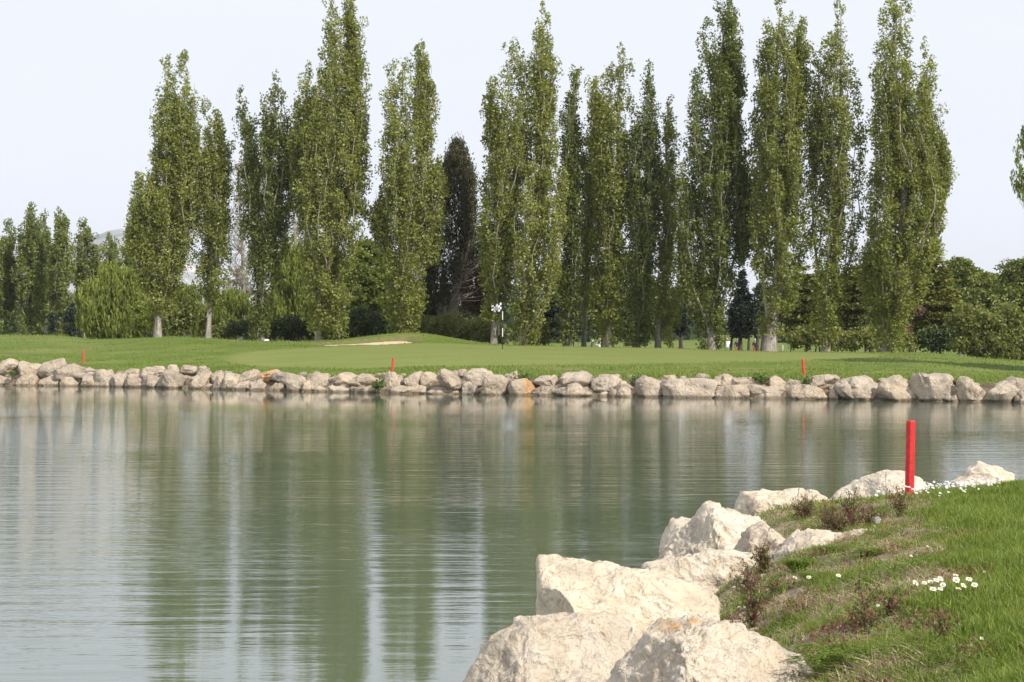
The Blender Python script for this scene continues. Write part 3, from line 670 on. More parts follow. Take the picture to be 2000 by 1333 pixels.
PT = [
 (308, 101, [[(640,300,322),(560,275,352),(480,265,372),(380,290,380),(280,300,372),(200,302,352),(150,308,345),(108,322,332)],
   [(560,320,362),(450,330,388),(330,335,395),(230,335,385),(170,345,380),(104,354,366)],
   [(600,285,320),(520,262,310),(420,262,320),(340,280,325),(288,290,315)], [(560,258,300),(480,242,285),(400,256,300),(336,262,278)]],
   'bushy poplar with two close tips, first of the tall row from the left', 1.0, .55, 'poplar', .26, 1.2),
 (407, 101, [[(620,398,416),(560,378,446),(500,372,455),(420,380,452),(330,383,440),(250,385,425),(196,392,412)], [(450,410,455),(330,415,450),(260,415,440),(212,410,430)]],
   'slim poplar leaning against the two-tipped one, bare pale trunk', .95, .42, 'poplar', .2, 1.8),
 (510, 100, [[(560,495,530),(470,470,527),(400,462,520),(330,465,508),(260,460,497),(200,458,487),(172,463,478)],
   [(560,500,545),(470,505,568),(380,508,577),(300,508,575),(220,508,562),(165,515,560),(148,522,550)], [(658,485,530),(600,488,528),(550,497,518)]],
   'dark V-shaped poplar with two crowns and a long bare grey trunk', .95, .36, 'poplar_dark', .24, .1),
 (623, 99, [[(640,600,665),(560,590,695),(480,575,715),(400,575,718),(320,582,716),(230,590,705),(150,612,700),(90,618,685),(40,628,670),(-8,632,662)],
   [(420,660,722),(320,670,722),(200,670,715),(100,670,706),(30,665,702),(-32,675,700)], [(450,575,620),(350,575,615),(250,588,620),(160,590,615),(122,594,608)], [(430,566,605),(300,562,600),(192,568,585)],
   [(662,632,668),(620,612,688),(540,600,692)]],
   'tallest leafy poplar left of the bunker, top cut off by the photo', 1.05, .52, 'poplar', .3, .3),
 (788, 99, [[(650,765,815),(590,750,832),(500,735,850),(400,735,858),(320,740,855),(250,742,848),(180,755,835),(135,760,808),(118,772,800)],
   [(300,810,852),(200,812,852),(120,812,840),(78,820,830)], [(520,815,862),(400,825,868),(310,842,868)], [(500,732,765),(420,727,760),(362,733,750)], [(652,770,818),(600,765,830),(560,770,820)]],
   'full poplar with a slender crooked tip, directly left of the dark cypress', 1.0, .52, 'poplar', .25, .1),
 (965, 97, [[(655,950,992),(560,935,1005),(460,930,1015),(380,932,1025),(300,945,1040),(230,945,1040),(160,958,1038),(110,975,1032),(85,985,1012)], [(300,945,985),(220,945,980),(170,950,968)]],
   'broad poplar behind the flag, pale trunk showing at its foot', 1.05, .47, 'poplar', .24, 1.3),
 (1022, 96.5, [[(668,1000,1048),(600,985,1072),(520,975,1098),(440,985,1112),(360,1005,1112),(295,1035,1100)],
   [(420,1020,1080),(320,1030,1092),(240,1038,1092),(150,1035,1088),(80,1030,1080),(40,1043,1078),(5,1054,1068)]],
   'poplar with a wide yellowish lower crown and a thin airy spire, right of the flag', .95, .60, 'poplar', .28, .1),
 (1105, 98, [[(672,1090,1130),(580,1085,1145),(480,1090,1150),(380,1085,1152),(290,1088,1150),(200,1097,1142),(135,1120,1136)]],
   'thin-topped dark poplar right of the yellowish spired one', .9, .36, 'poplar_dark', .22, .3),
 (1140, 100, [[(600,1130,1158),(480,1130,1165),(400,1135,1172),(250,1145,1178),(152,1153,1172)]],
   'very narrow poplar with a visible pale double trunk left of the pair of golfers', .8, .40, 'poplar', .17, 1.8),
 (1190, 97, [[(672,1168,1215),(580,1158,1225),(480,1155,1240),(380,1160,1245),(280,1160,1248),(200,1165,1240),(140,1180,1242),(88,1208,1232)], [(400,1155,1195),(300,1153,1190),(200,1152,1185),(152,1155,1176)]],
   'dense poplar right beside the pair of golfers, pale forked trunk in its crown', 1.0, .43, 'poplar', .26, .3),
 (1243, 96.5, [[(672,1225,1272),(560,1220,1272),(450,1222,1285),(340,1225,1290),(250,1235,1290),(170,1248,1288),(118,1260,1280)]],
   'dark narrow poplar crowded against its dense left neighbour', 1.0, .34, 'poplar_dark', .22, .2),
 (1285, 97, [[(668,1262,1312),(560,1260,1338),(460,1262,1345),(360,1272,1338),(260,1280,1328),(186,1298,1314)]],
   'sparse see-through poplar left of the gap with the dark round fir', .62, .50, 'poplar', .2, .2),
 (1390, 94, [[(676,1366,1416),(600,1355,1430),(500,1345,1445),(420,1340,1450),(330,1342,1455),(240,1340,1450),(160,1345,1440),(90,1350,1400),(40,1366,1392)],
   [(300,1395,1455),(150,1400,1456),(70,1403,1450),(20,1408,1442),(-12,1416,1434)], [(520,1425,1475),(380,1430,1480),(290,1440,1472)], [(600,1325,1365),(430,1325,1352),(310,1328,1350)]],
   'big dark poplar with twin tops left of the three walking golfers', 1.0, .38, 'poplar_dark', .28, .1),
 (1503, 92.5, [[(600,1488,1560),(520,1475,1580),(440,1465,1592),(350,1462,1590),(250,1463,1582),(160,1470,1575),(90,1478,1560),(30,1490,1556),(-32,1500,1548)],
   [(250,1530,1586),(160,1540,1586),(100,1550,1583),(38,1556,1572)], [(684,1478,1532),(640,1483,1530),(610,1488,1520)], [(520,1460,1500),(420,1470,1495),(380,1458,1485)]],
   'poplar on a thick flared pale trunk right of the three golfers', 1.0, .45, 'poplar', .42, .9),
 (1612, 92, [[(680,1592,1638),(600,1580,1650),(500,1578,1680),(400,1585,1690),(300,1590,1692),(200,1592,1690),(120,1602,1675),(60,1610,1665),(0,1620,1652),(-25,1628,1645)],
   [(480,1572,1608),(400,1572,1608),(250,1582,1608),(104,1592,1604)]],
   'airy poplar with a long white trunk visible through its crown', .68, .42, 'poplar', .27, .2),
 (1732, 91, [[(684,1700,1765),(600,1700,1800),(500,1686,1830),(400,1690,1842),(320,1700,1830),(240,1702,1795),(150,1700,1790),(80,1702,1785),(10,1715,1780),(-32,1745,1790)],
   [(500,1790,1842),(400,1800,1845),(300,1792,1842),(200,1785,1832),(130,1795,1828),(80,1797,1816)], [(440,1815,1850),(330,1825,1853),(262,1834,1850)], [(600,1688,1730),(520,1684,1720),(470,1688,1712)]],
   'rightmost poplar of the tall row, widest crown and pale upper trunk', 1.0, .48, 'poplar', .34, .1),
]
for i, (b, D, lob, lab, de, tn, m_, tr, cl) in enumerate(PT):
    poplar(b, D, lob, lab, 100+i, de*1.0, tn, m_, tr, clear=cl)
FPL = [
 (-18, 138, [(650,-40,5),(560,-45,10),(470,-35,5),(428,-22,-12)], 'distant poplar cut by the left edge of the photo'),
 (15, 140, [(645,0,32),(560,-5,40),(480,0,40),(430,10,24)], 'distant poplar nearest the left edge with a blunt top'),
 (58, 138, [(652,35,80),(560,30,92),(480,38,88),(430,45,78),(398,53,62)], 'tallest distant poplar of the far left group'),
 (88, 142, [(640,75,105),(560,70,112),(480,75,105),(412,82,92)], 'distant poplar just right of the tallest of the far left group'),
 (112, 136, [(655,95,132),(560,92,152),(500,98,150),(450,102,142),(406,113,122)], 'slender pointed distant poplar over the small dark firs'),
 (165, 142, [(640,150,182),(560,145,195),(480,146,192),(430,155,178)], 'distant poplar with split top left of the mountain gap'),
 (213, 146, [(640,195,232),(560,192,240),(490,198,235),(456,206,222)], 'low distant poplar before the mountain'),
 (248, 143, [(640,235,270),(540,230,285),(470,235,280),(441,245,262)], 'distant poplar just left of the two-tipped tall one')]
for i, (b, D, lo, lab) in enumerate(FPL):
    poplar(b, D, [lo], lab, 300+i, .95, .5, 'poplar_far', .2, .17, 'distant poplars at the far left', clear=.6)

def bushy(ells, D, label, seed, m='olive', mode='rand', leaf=.2, dens=1., tone=.5, name='shrub', cat='shrub', depth=1., trunk=None, group=None, bark='darkbark', clump=.3, style='round', limbs=0):
    dens *= 1.5; leaf *= (1.25 if style == 'strand' else 1.0); dens *= (1.35 if style == 'strand' else 1.0)
    """ells: (px,py,rx,ry) crown masses; trunk: list of (px_base, px_top, py_top, radius)"""
    r = np.random.RandomState(seed); cx = np.mean([e[0] for e in ells]); X0 = (cx-1000)/FP*D; z0 = groundz(X0, D)-.08
    root = empty(name, (X0, D, z0)); tag(root, label, cat, group); PT_ = []; TN = []
    for (ex, ey, rx, ry) in ells:
        c = W(ex, ey, D); a = rx/FP*D; b = ry/FP*D; dp = max(a, .5)*.8*depth
        vol = a*b*dp*4.19; n = int(max(18, vol**.67*28*dens))
        d = r.normal(size=(n, 3)); d /= np.linalg.norm(d, axis=1)[:, None]; q = r.uniform(.35, 1, n)**.6
        wob = 1+.42*pn(d*1.9+seed, seed)+.16*pn(d*5+seed, seed+1)
        pc = c+d*np.array([a, dp, b])*(q*wob)[:, None]*.93
        if style == 'layer': pc[:, 2] = pc[:, 2]*.45+.55*(c[2]+np.round((pc[:, 2]-c[2]+.3*np.sin(pc[:, 0]*1.7+pc[:, 1]))/.62)*.62)-.10*np.abs(pc[:, 0]-c[0])
        for k in range(n):
            cr = clump*r.uniform(.6, 1.3); nl = int(r.uniform(16, 34))
            sc = {'round': (1, 1, .8), 'layer': (1.55, 1.5, .48), 'strand': (.55, .55, 1.7), 'tuft': (.6, .6, 1.4), 'pad': (1.3, 1.3, .6)}[style]
            g = ball_pts(r, nl)*np.array(sc)*cr*1.05
            if style == 'strand': g[:, 2] -= cr
            PT_.append(pc[k]+g); TN.append(np.clip(tone+r.normal()*.14+r.normal(size=nl)*.14, 0, 1))
    P = np.concatenate(PT_); T = np.concatenate(TN); gz = terr(1000+FP*P[:, 0]/P[:, 1], P[:, 1]); kp = P[:, 2] > gz+.02; P = P[kp]; T = T[kp]
    leaves(P, np.full(len(P), leaf), mode, T, r, {'droop': .28}.get(mode, .7) if style != 'tuft' else .45, root, 'crown' if cat == 'tree' else 'foliage', m)
    for (b0, b1, pt, tr) in (trunk or [(cx, cx, ells[0][1], .06)]):
        p0 = W(b0, 700, D); p0[2] = z0-.1; p1 = W(b1, pt, D); s = np.linspace(0, 1, 7)
        path = p0*(1-s[:, None])+p1*s[:, None]+np.array([.06, .05, 0])*np.sin(s*5+seed)[:, None]
        V, F = tube(path, tr*(1-.7*s)+tr*.5*np.exp(-s*9), 7); mk('trunk' if cat == 'tree' else 'stem', V, F, M[bark], root, smooth=True)
    if limbs:
        a_ = Acc()
        for k in range(limbs):
            e = ells[r.randint(len(ells))]; t0 = (trunk or [(cx, cx, 0, .06)])[0]
            p0 = W(t0[0]*.5+t0[1]*.5, e[1]+e[3]*.9, D); p1 = W(e[0]+r.uniform(-.85, .85)*e[2], e[1]-r.uniform(-.4, .95)*e[3], D+r.uniform(-1, 1)*.8)
            s = np.linspace(0, 1, 6)[:, None]; path = p0+(p1-p0)*s+np.array([0, 0, .3])*np.sin(s*3.1); V, F = tube(path, np.linspace(.07, .015, 6), 4); a_.add(V, F)
        a_.build('branches', M['bark' if bark != 'darkbark' else bark], root, smooth=True)
    return root
T_ = dict(name='broadleaf_tree', cat='tree')
# ---- left side
bushy([(22,630,9,25)], 128, 'small dark columnar bush under the far left poplars', 401, 'dark', leaf=.16)
bushy([(102,632,9,22)], 134, 'small black-green fir between the far left poplar trunks', 402, 'fir', leaf=.16, name='fir_tree', cat='tree', trunk=[(102,102,620,.1)])
bushy([(141,628,17,30),(141,610,9,18)], 132, 'dark fir left of the yellow-green willow', 403, 'fir', leaf=.17, name='fir_tree', cat='tree', trunk=[(137,138,630,.14),(148,147,630,.12)])
bushy([(205,585,48,45),(235,555,45,38),(262,600,42,45),(190,610,38,38),(235,625,50,25),(170,575,22,26),(275,560,24,30),(215,530,22,16)], 118, 'yellow-green weeping willow with a dark forked trunk left of the tall poplar row', 404, 'willow', 'droop', .26, 1.0, .45, 'willow_tree', 'tree', trunk=[(240,236,600,.22),(243,255,600,.18)], clump=.36, style='strand', limbs=8)
bushy([(285,620,28,36)], 112, 'thin light green bush at the foot of the two-tipped poplar', 405, 'willow', leaf=.17, tone=.3, dens=.8)
bushy([(345,628,30,28),(370,610,22,28)], 116, 'olive hedge bush between the first two tall poplars', 406, 'olive', leaf=.18)
bushy([(360,590,24,26),(352,565,12,14)], 136, 'dark green tree seen low between the first two tall poplars', 407, 'dark', leaf=.2, **T_)
bushy([(330,600,34,50),(365,580,26,30)], 124, 'soft green willow behind the gap between the first two tall poplars', 466, 'willow', 'droop', .24, .8, .05, 'willow_tree', 'tree', clump=.34, style='strand', limbs=4)
bushy([(640,560,60,80),(690,590,50,60),(630,620,50,40)], 122, 'soft light green willow behind the tallest leafy poplar', 467, 'willow', 'droop', .24, .8, .15, 'willow_tree', 'tree', clump=.36, style='strand', limbs=4)
bushy([(430,615,45,38),(455,590,35,28),(398,628,28,30)], 120, 'rounded yellow-olive willow right of the slim bare-trunked poplar', 408, 'willow', 'droop', .24, .9, .18, 'willow_tree', 'tree', clump=.34, style='strand', limbs=5)
bushy([(470,560,28,50),(455,600,28,40)], 132, 'pale grey-green budding tree behind the gap left of the V-shaped poplar', 409, 'pale', leaf=.15, dens=.55, tone=.2, limbs=14, bark='greybark', **T_)
bushy([(570,530,45,70),(550,600,52,45),(600,590,40,60)], 116, 'large golden-green willow between the V-shaped and the tallest poplar', 410, 'willow', 'droop', .24, 1.1, .36, 'willow_tree', 'tree', trunk=[(588,585,560,.16)], clump=.36, style='strand', limbs=6)
bushy([(470,645,32,18),(520,645,26,18)], 108, 'low dark undergrowth left of the V-shaped poplar trunk', 411, 'dark', leaf=.16)
bushy([(565,640,34,26),(600,645,26,22)], 108, 'black-green undergrowth below the golden willow', 412, 'dark', leaf=.16, tone=.3)
bushy([(455,640,26,20),(425,650,20,12)], 112, 'brownish olive thicket right of the slim poplar foot', 413, 'olive', leaf=.16, tone=.35)
bushy([(715,530,42,75),(700,590,40,55),(745,580,38,60)], 116, 'light green tree filling the gap between the tallest poplar and the full one', 414, 'willow', leaf=.2, dens=1.0, tone=.12, trunk=[(706,704,530,.10),(690,686,570,.08)], bark='greybark', limbs=9, **T_)
bushy([(705,630,28,30),(735,640,28,26),(680,645,22,20)], 106, 'dark ivy-like bush behind the bunker', 415, 'dark', leaf=.15, tone=.55)
bushy([(670,650,32,16),(745,648,24,14)], 103, 'low shaded bush along the back of the bunker mound', 416, 'dark', leaf=.15, tone=.35)
bushy([(742,430,19,28),(744,480,17,50),(745,560,22,60)], 124, 'small dark cypress mostly hidden behind the full poplar', 417, 'fir', leaf=.2, style='tuft', name='cypress_tree', cat='tree')
# bare pale trees
def bare_tree(base, D, top, w, label, seed, n=70, m='pale'):
    r = np.random.RandomState(seed); X0 = (base-1000)/FP*D; z0 = groundz(X0, D)-.1; root = empty('bare_tree', (X0, D, z0)); tag(root, label, 'tree')
    zt = W(0, top, D)[2]; a = Acc(); pts = []
    s = np.linspace(0, 1, 12); V, F = tube(np.stack([X0+.25*np.sin(s*4), D+0*s, z0+(zt-z0)*s], 1), .22*(1-s)+.02, 7); mk('trunk', V, F, M['bark'], root, smooth=True)
    for k in range(n):
        t = r.uniform(.25, .95); p0 = np.array([X0+.25*math.sin(t*4), D, z0+(zt-z0)*t]); ang = r.uniform(0, 6.28); ln = w/FP*D*(1.15-t*.75)*r.uniform(.5, 1)
        s = np.linspace(0, 1, 6)[:, None]; p1 = np.array([math.cos(ang)*ln, math.sin(ang)*ln, ln*r.uniform(.5, 1.3)])
        path = p0+p1*s+np.array([0, 0, -.15])*np.sin(s*3)*ln; V, F = tube(path, np.linspace(.05, .012, 6), 4); a.add(V, F)
        for j in range(5):
            q = path[r.randint(2, 6)]; d = r.normal(size=3)*.35+np.array([0, 0, .5]); V, F = tube(np.array([q, q+d*.5+r.normal(size=3)*.05, q+d]), [.018, .012, .008], 3); a.add(V, F)
            pts.append(q+d[None]*r.uniform(.2, 1, (7, 1))+r.normal(size=(7, 3))*.08)
    a.build('branches', M['bark'], root); P = np.concatenate(pts); leaves(P, np.full(len(P), .09), 'rand', r.rand(len(P)), r, .7, root, 'crown', m)
bare_tree(468, 126, 320, 42, 'pale leafless tree seen between the slim poplar and the V-shaped one', 1)
bare_tree(572, 124, 295, 40, 'pale leafless tree behind the V-shaped and the tallest poplar', 2)
# ---- the dark cypress with its dead side
def big_cypress():
    r = np.random.RandomState(9); D = 103; X0, z0 = (868-1000)/FP*D, groundz((868-1000)/FP*D, D)-.1
    root = empty('cypress_tree', (X0, D, z0)); tag(root, 'massive dark brown-green cypress with grey stems and dead russet twigs at its right foot', 'tree')
    lobe = [(600,828,880),(560,822,900),(520,828,915),(480,835,925),(430,842,930),(380,848,930),(340,860,924),(315,874,912),(298,884,905),(285,893,899)]
    z, cx, hw = lobefn(lobe, D); P = []; T = []
    for k in range(1150):
        q = z[0]+(z[-1]-z[0])*r.uniform(0, 1)**.9; h = np.interp(q, z, hw); c = np.interp(q, z, cx); rr = r.uniform(.45, 1)**.5; th = r.uniform(0, 6.28)
        p = np.array([c+math.cos(th)*rr*h, D+math.sin(th)*rr*h, q]); n = r.randint(26, 44)
        P.append(p+r.normal(size=(n, 3))*np.array([.13, .13, .28])+np.array([0, 0, .1])); T.append(np.clip(.42+.16*r.normal()+.12*r.normal(size=n), 0, 1))
    P = np.concatenate(P); leaves(P, np.full(len(P), .15), 'up', np.concatenate(T), r, .4, root, 'crown', 'cypress')
    a = Acc(); i = 0
    for (b, tx, ty, rad) in [(858,862,540,.22),(868,868,530,.26),(876,905,490,.24),(880,918,470,.16),(872,895,520,.15),(864,845,560,.12)]:
        s = np.linspace(0, 1, 9)[:, None]; p0 = W(b, 600, D); p0[2] = z0; p1 = W(tx, ty, D-.7); path = p0+(p1-p0)*s**np.array([1.5, 1, 1]); V, F = tube(path, rad*(1-.7*s[:, 0]), 7)
        mk('trunk', V, F, M['greybark'], root, smooth=True)
    for k in range(30):
        b = W(882, 600, D-.6)+np.array([0, r.uniform(-.5, .5), r.uniform(0, 2.2)]); ln = r.uniform(1., 3.2); an = r.uniform(-.05, 1.25); d = np.array([math.cos(an)*ln*.75, r.uniform(-.6, .6), math.sin(an)*ln])
        s = np.linspace(0, 1, 6)[:, None]; V, F = tube(b+d*s+np.array([.25, 0, -.1])*np.sin(s*3), np.linspace(.035, .008, 6), 4); a.add(V, F)
    a.build('dead_branches', M['greybark'], root)
    P = []; 
    for k in range(220):
        p = W(r.uniform(895, 955), r.uniform(500, 615), D+r.uniform(-.3, 1.2)); P.append(p+r.normal(size=(26, 3))*.22)
    P = np.concatenate(P); leaves(P, np.full(len(P), .13), 'rand', r.rand(len(P))*.7, r, .35, root, 'dead_foliage', 'dead')
big_cypress()
bushy([(925,560,32,60),(935,500,26,70),(945,600,25,40)], 108, 'black-green cypress in the shade right of the massive brown one', 418, 'fir', leaf=.18, style='tuft', name='cypress_tree', cat='tree')
bushy([(845,592,26,20),(835,610,20,16)], 104.5, 'dark low bush left of the cypress stems', 419, 'dark', leaf=.15, tone=.25)
bushy([(845,642,34,26),(880,640,38,28),(915,648,34,24),(815,655,20,12)], 101, 'grey-olive clipped bush below the cypress, left of the flag', 420, 'olive', leaf=.14, tone=.62, dens=1.5)
bushy([(940,648,28,26),(975,655,18,22)], 100, 'olive bush at the foot of the poplar behind the flag', 421, 'olive', leaf=.14, tone=.5, dens=1.3)
bushy([(1055,650,22,28),(1040,660,16,20)], 99, 'brown-olive bush right of the yellowish poplar foot', 422, 'olive', leaf=.14, tone=.35)
bushy([(1070,635,20,36),(1075,605,14,20)], 106, 'dark fir in the gap right of the yellowish poplar', 423, 'fir', 'flat', .2, name='fir_tree', cat='tree', style='layer', clump=.3)
bushy([(1130,640,20,28),(1112,645,12,24)], 112, 'dark bush behind the narrow double-trunked poplar', 424, 'dark', leaf=.16, tone=.4)
bushy([(1165,600,26,60),(1178,560,20,50)], 132, 'green tree far behind the pair of golfers', 425, 'dark', leaf=.2, tone=.7, trunk=[(1180,1180,600,.3)], **T_)
bushy([(1105,580,38,60),(1085,545,24,45),(1160,590,30,50)], 122, 'green tree behind the yellowish poplar and its dark right neighbour', 461, 'olive', leaf=.2, tone=.35, **T_)
bushy([(1220,560,40,80),(1265,590,34,60),(1300,615,30,36)], 126, 'green tree behind the crowded dark poplars', 462, 'olive', leaf=.2, tone=.3, **T_)
bushy([(1370,580,34,60),(1385,620,30,30)], 124, 'green tree behind the twin-topped dark poplar', 463, 'olive', leaf=.2, tone=.35, **T_)
bushy([(1192,650,11,8),(1185,655,8,5)], 190, 'small black bush on the fairway above the pair of golfers', 426, 'fir', leaf=.2)
bushy([(1230,635,30,40),(1265,630,26,42)], 112, 'shaded thicket between the crowded dark poplars', 427, 'dark', leaf=.18, tone=.5)
bushy([(1330,590,18,22),(1322,575,16,14)], 150, 'light round tree peeping over the dark round fir', 428, 'pine', leaf=.2, tone=.6, **T_)
bushy([(1328,625,17,32),(1332,610,12,20)], 128, 'dark round fir in the gap right of the sparse poplar', 429, 'fir', leaf=.18, name='fir_tree', cat='tree', trunk=[(1333,1331,640,.2),(1309,1311,640,.1)])
bushy([(1450,630,36,34),(1450,605,29,28),(1450,580,21,22),(1450,558,10,18),(1450,540,4,14)], 132, 'black-green pointed fir behind the three walking golfers', 430, 'fir', 'flat', .2, 1.25, .5, 'fir_tree', 'tree', trunk=[(1428,1430,640,.16),(1447,1447,620,.24),(1465,1462,640,.16),(1481,1480,640,.2)], clump=.3)
bushy([(1490,590,26,40),(1478,625,22,38)], 138, 'dark rounded conifer right behind the pointed fir', 431, 'fir', leaf=.2, tone=.6, trunk=[(1490,1490,620,.2)], name='fir_tree', cat='tree')
# ---- right side
CE = dict(m='cedar', mode='flat', leaf=.19, name='cedar_tree', cat='tree', style='layer', clump=.30)
bushy([(1570,560,22,40),(1572,600,36,36),(1570,640,42,34)], 105, 'golden-tipped cedar between the thick-trunked and the airy poplar', 440, tone=.45, dens=1.3, trunk=[(1577,1575,560,.2)], bark='greybark', **CE)
bushy([(1660,560,34,36),(1658,600,44,34),(1655,635,42,26)], 106, 'layered cedar between the airy poplar and the rightmost one', 441, tone=.5, dens=1.3, trunk=[(1692,1690,600,.14)], bark='greybark', **CE)
bushy([(1810,510,28,26),(1815,545,42,34),(1825,590,52,40),(1812,635,52,30),(1850,620,30,34)], 101, 'wide golden cedar right of the rightmost poplar, on a bare grey trunk', 442, tone=.62, dens=1.4, trunk=[(1780,1784,580,.2),(1822,1820,600,.13)], bark='greybark', **CE)
bushy([(1790,560,34,40),(1770,620,36,40)], 106, 'dark green cedar behind the foot of the rightmost poplar', 443, 'pine', 'flat', .2, 1., .25, 'cedar_tree', 'tree', style='layer')
bushy([(1690,545,36,28),(1710,580,30,36)], 118, 'dark green round-headed pine left of the rightmost poplar trunk', 444, 'pine', leaf=.19, tone=.3, name='pine_tree', cat='tree', trunk=[(1700,1700,580,.2)])
bushy([(1560,600,50,60),(1640,610,50,50),(1600,560,30,30)], 118, 'deep green tree mass behind the two cedars at the right', 464, 'pine', leaf=.2, tone=.3, **T_)
bushy([(1740,590,50,60),(1820,580,50,60),(1800,640,60,40)], 114, 'deep green tree mass behind the wide golden cedar', 465, 'pine', leaf=.2, tone=.25, **T_)
bushy([(1590,655,28,26),(1625,660,28,22),(1560,660,26,24)], 103, 'low olive shrub under the golden-tipped cedar', 445, 'olive', leaf=.15, tone=.5)
bushy([(1665,665,30,20),(1700,660,26,24),(1640,668,18,16)], 101, 'low green shrub between the two right poplars', 446, 'olive', leaf=.15, tone=.6)
bushy([(1775,668,26,18),(1755,660,16,20)], 99, 'thin brownish shrub by the bare cedar trunk', 447, 'olive', leaf=.14, tone=.7, dens=.7)
bushy([(1792,606,10,6),(1768,650,9,9)], 99.5, 'reddish plum shrub glimpsed behind the cedar trunk', 448, 'plum', leaf=.14, name='plum_shrub')
bushy([(1855,660,40,26),(1820,665,30,22)], 96.5, 'dark shaded bush under the golden cedar', 449, 'dark', leaf=.15, tone=.35)
bushy([(1915,640,50,44),(1960,625,44,36),(1990,655,40,46),(1885,625,34,36),(1945,670,60,28),(1885,672,34,20),(1950,690,60,18),(2010,695,50,22)], 92, 'big rounded olive-green bush at the right edge behind the lawn', 450, 'olive', leaf=.13, tone=.5, dens=1.5, depth=.9)
PN = dict(m='pine', leaf=.17, name='umbrella_pine', cat='tree', style='pad', clump=.34)
bushy([(1875,525,31,21),(1900,545,34,20),(1860,545,22,18)], 128, 'umbrella pine with a domed green top right of the golden cedar', 451, tone=.45, dens=1.5, trunk=[(1878,1880,560,.2)], bark='greybark', limbs=6, **PN)
bushy([(1925,552,28,22),(1905,580,30,22)], 126, 'yellow-green umbrella pine in the middle of the three right pines', 452, tone=.65, dens=1.5, trunk=[(1905,1908,560,.22)], bark='greybark', limbs=5, **PN)
bushy([(1990,530,36,26),(2020,520,30,22),(1975,560,36,30)], 122, 'dark umbrella pine at the right edge of the photo', 453, tone=.3, dens=1.5, trunk=[(1990,1992,560,.24)], bark='greybark', limbs=5, **PN)
bushy([(1920,600,50,34),(1975,595,50,36),(1870,590,36,30),(2030,600,45,45)], 118, 'deep green trees joined below the umbrella pines', 454, 'pine', leaf=.2, tone=.28, **T_)
bushy([(1945,560,24,26)], 130, 'bushy treetop between the middle and the right umbrella pines', 455, 'pine', leaf=.19, tone=.5, **T_)
# tree outside the right edge whose branches reach into view and whose shade lies on the lawn
bushy([(2085,300,70,75),(2120,250,80,80),(2110,400,80,80),(2050,330,42,60),(2150,460,70,60),(2020,245,36,26),(2018,380,30,44),(2000,300,30,56),(1994,335,22,40)], 71, 'drooping-leaved tree whose branches enter at the right edge above the pines', 456, 'willow', 'droop', .15, .28, .1, 'willow_tree', 'tree', trunk=[(2120,2110,330,.28)], clump=.22, style='strand', limbs=10)
bushy([(2210,500,110,150),(2330,450,120,180),(2420,560,120,140)], 70, 'broad tree outside the frame that shades the lawn at the right', 457, 'olive', leaf=.3, tone=.5, dens=.8, trunk=[(2300,2300,500,.3)], **T_)
# far wood
def farwood():
    r = np.random.RandomState(77); P = []; T = []
    for u in np.arange(-700, 2900, 16):
        D = r.uniform(250, 330); top = 600+18*math.sin(u*.013)+r.uniform(-14, 12); c = W(u, 0, D)
        if 1395 < u < 1535: top = 640; D = 420
        z0 = groundz(c[0]*1., D); zt = CH-(top-HY)/FP*D
        n = 15
        for k in range(n):
            p = np.array([(u-1000)/FP*D+r.normal()*1.2, D+r.normal()*2, z0+(zt-z0)*r.uniform(.0 if not 1395 < u < 1535 else .3, 1)]); P.append(p+r.normal(size=(14, 3))*np.array([.8, .8, .6])); T.append(np.clip(.4+r.normal()*.2+.1*r.normal(size=14), 0, 1))
    P = np.concatenate(P); leaves(P, np.full(len(P), 1.0), 'rand', np.concatenate(T), r, .8, None, 'distant_wood', 'dark')
    tag(bpy.data.objects['distant_wood'], 'dark line of distant woodland behind the fairway', 'woodland', kind='stuff')
farwood()

# ------------------------------------------------------------------ air
hv_, hf_ = box(-8500, 8500, -75, 2700, -14, 96)
hm = bpy.data.materials.new('air'); hm.use_nodes = True; ht = hm.node_tree; ht.nodes.clear(); ho = N(ht, 'ShaderNodeOutputMaterial'); hp = N(ht, 'ShaderNodeVolumePrincipled')
hp.inputs['Color'].default_value = (.97, .985, 1, 1); hp.inputs['Density'].default_value = .00014; hp.inputs['Anisotropy'].default_value = .2; ht.links.new(hp.outputs[0], ho.inputs['Volume'])
tag(mk('haze', hv_, hf_, hm), kind='stuff')

# ------------------------------------------------------------------ far lawn details
def far_grass():
    r = np.random.RandomState(12); n = 42000
    u = r.uniform(-60, 2060, n); k = r.rand(n); Y = Dw(u)+np.where(k < .55, 1.6+r.uniform(0, 1, n)**1.5*5, 2+r.uniform(0, 1, n)*24)
    X = (u-1000)/FP*Y; gx_ = (X-1)/15.5; gy_ = (Y-84)/8.8; keep = ~((gx_**2*np.where(gx_ < 0, 1.15, .9)+gy_**2) < .95) & (bunk(X, Y) > .1)
    cl = pn(xyz(X*.5, Y*1.), 31)+.15*r.normal(size=n); keep &= cl > -.12
    u, X, Y, cl = u[keep], X[keep], Y[keep], cl[keep]; n = len(X); z = terr(1000+FP*X/Y, Y)
    h = (.045+.05*np.clip(cl+.2, 0, .6)+.05*np.exp(-np.abs(Y-Dw(u)-1.9)/.25))*r.uniform(.6, 1.5, n); w = .02*r.uniform(.6, 1.5, n)
    dx = r.normal(size=n)*.35*h; dy = r.normal(size=n)*.35*h
    V = np.stack([np.stack([X-w, Y, z-.01], 1), np.stack([X+w, Y+.01*r.normal(size=n), z-.01], 1), np.stack([X+dx, Y+dy, z+h], 1)], 1).reshape(-1, 3)
    t = np.repeat(np.clip(.5+.14*r.normal(size=n)-.15*cl, 0, 1), 3)
    tag(mk('grass', V, np.arange(3*n).reshape(n, 3), M['grass'], tint=t), 'rough grass growing along the top of the far bank', 'grass', kind='stuff')
far_grass()
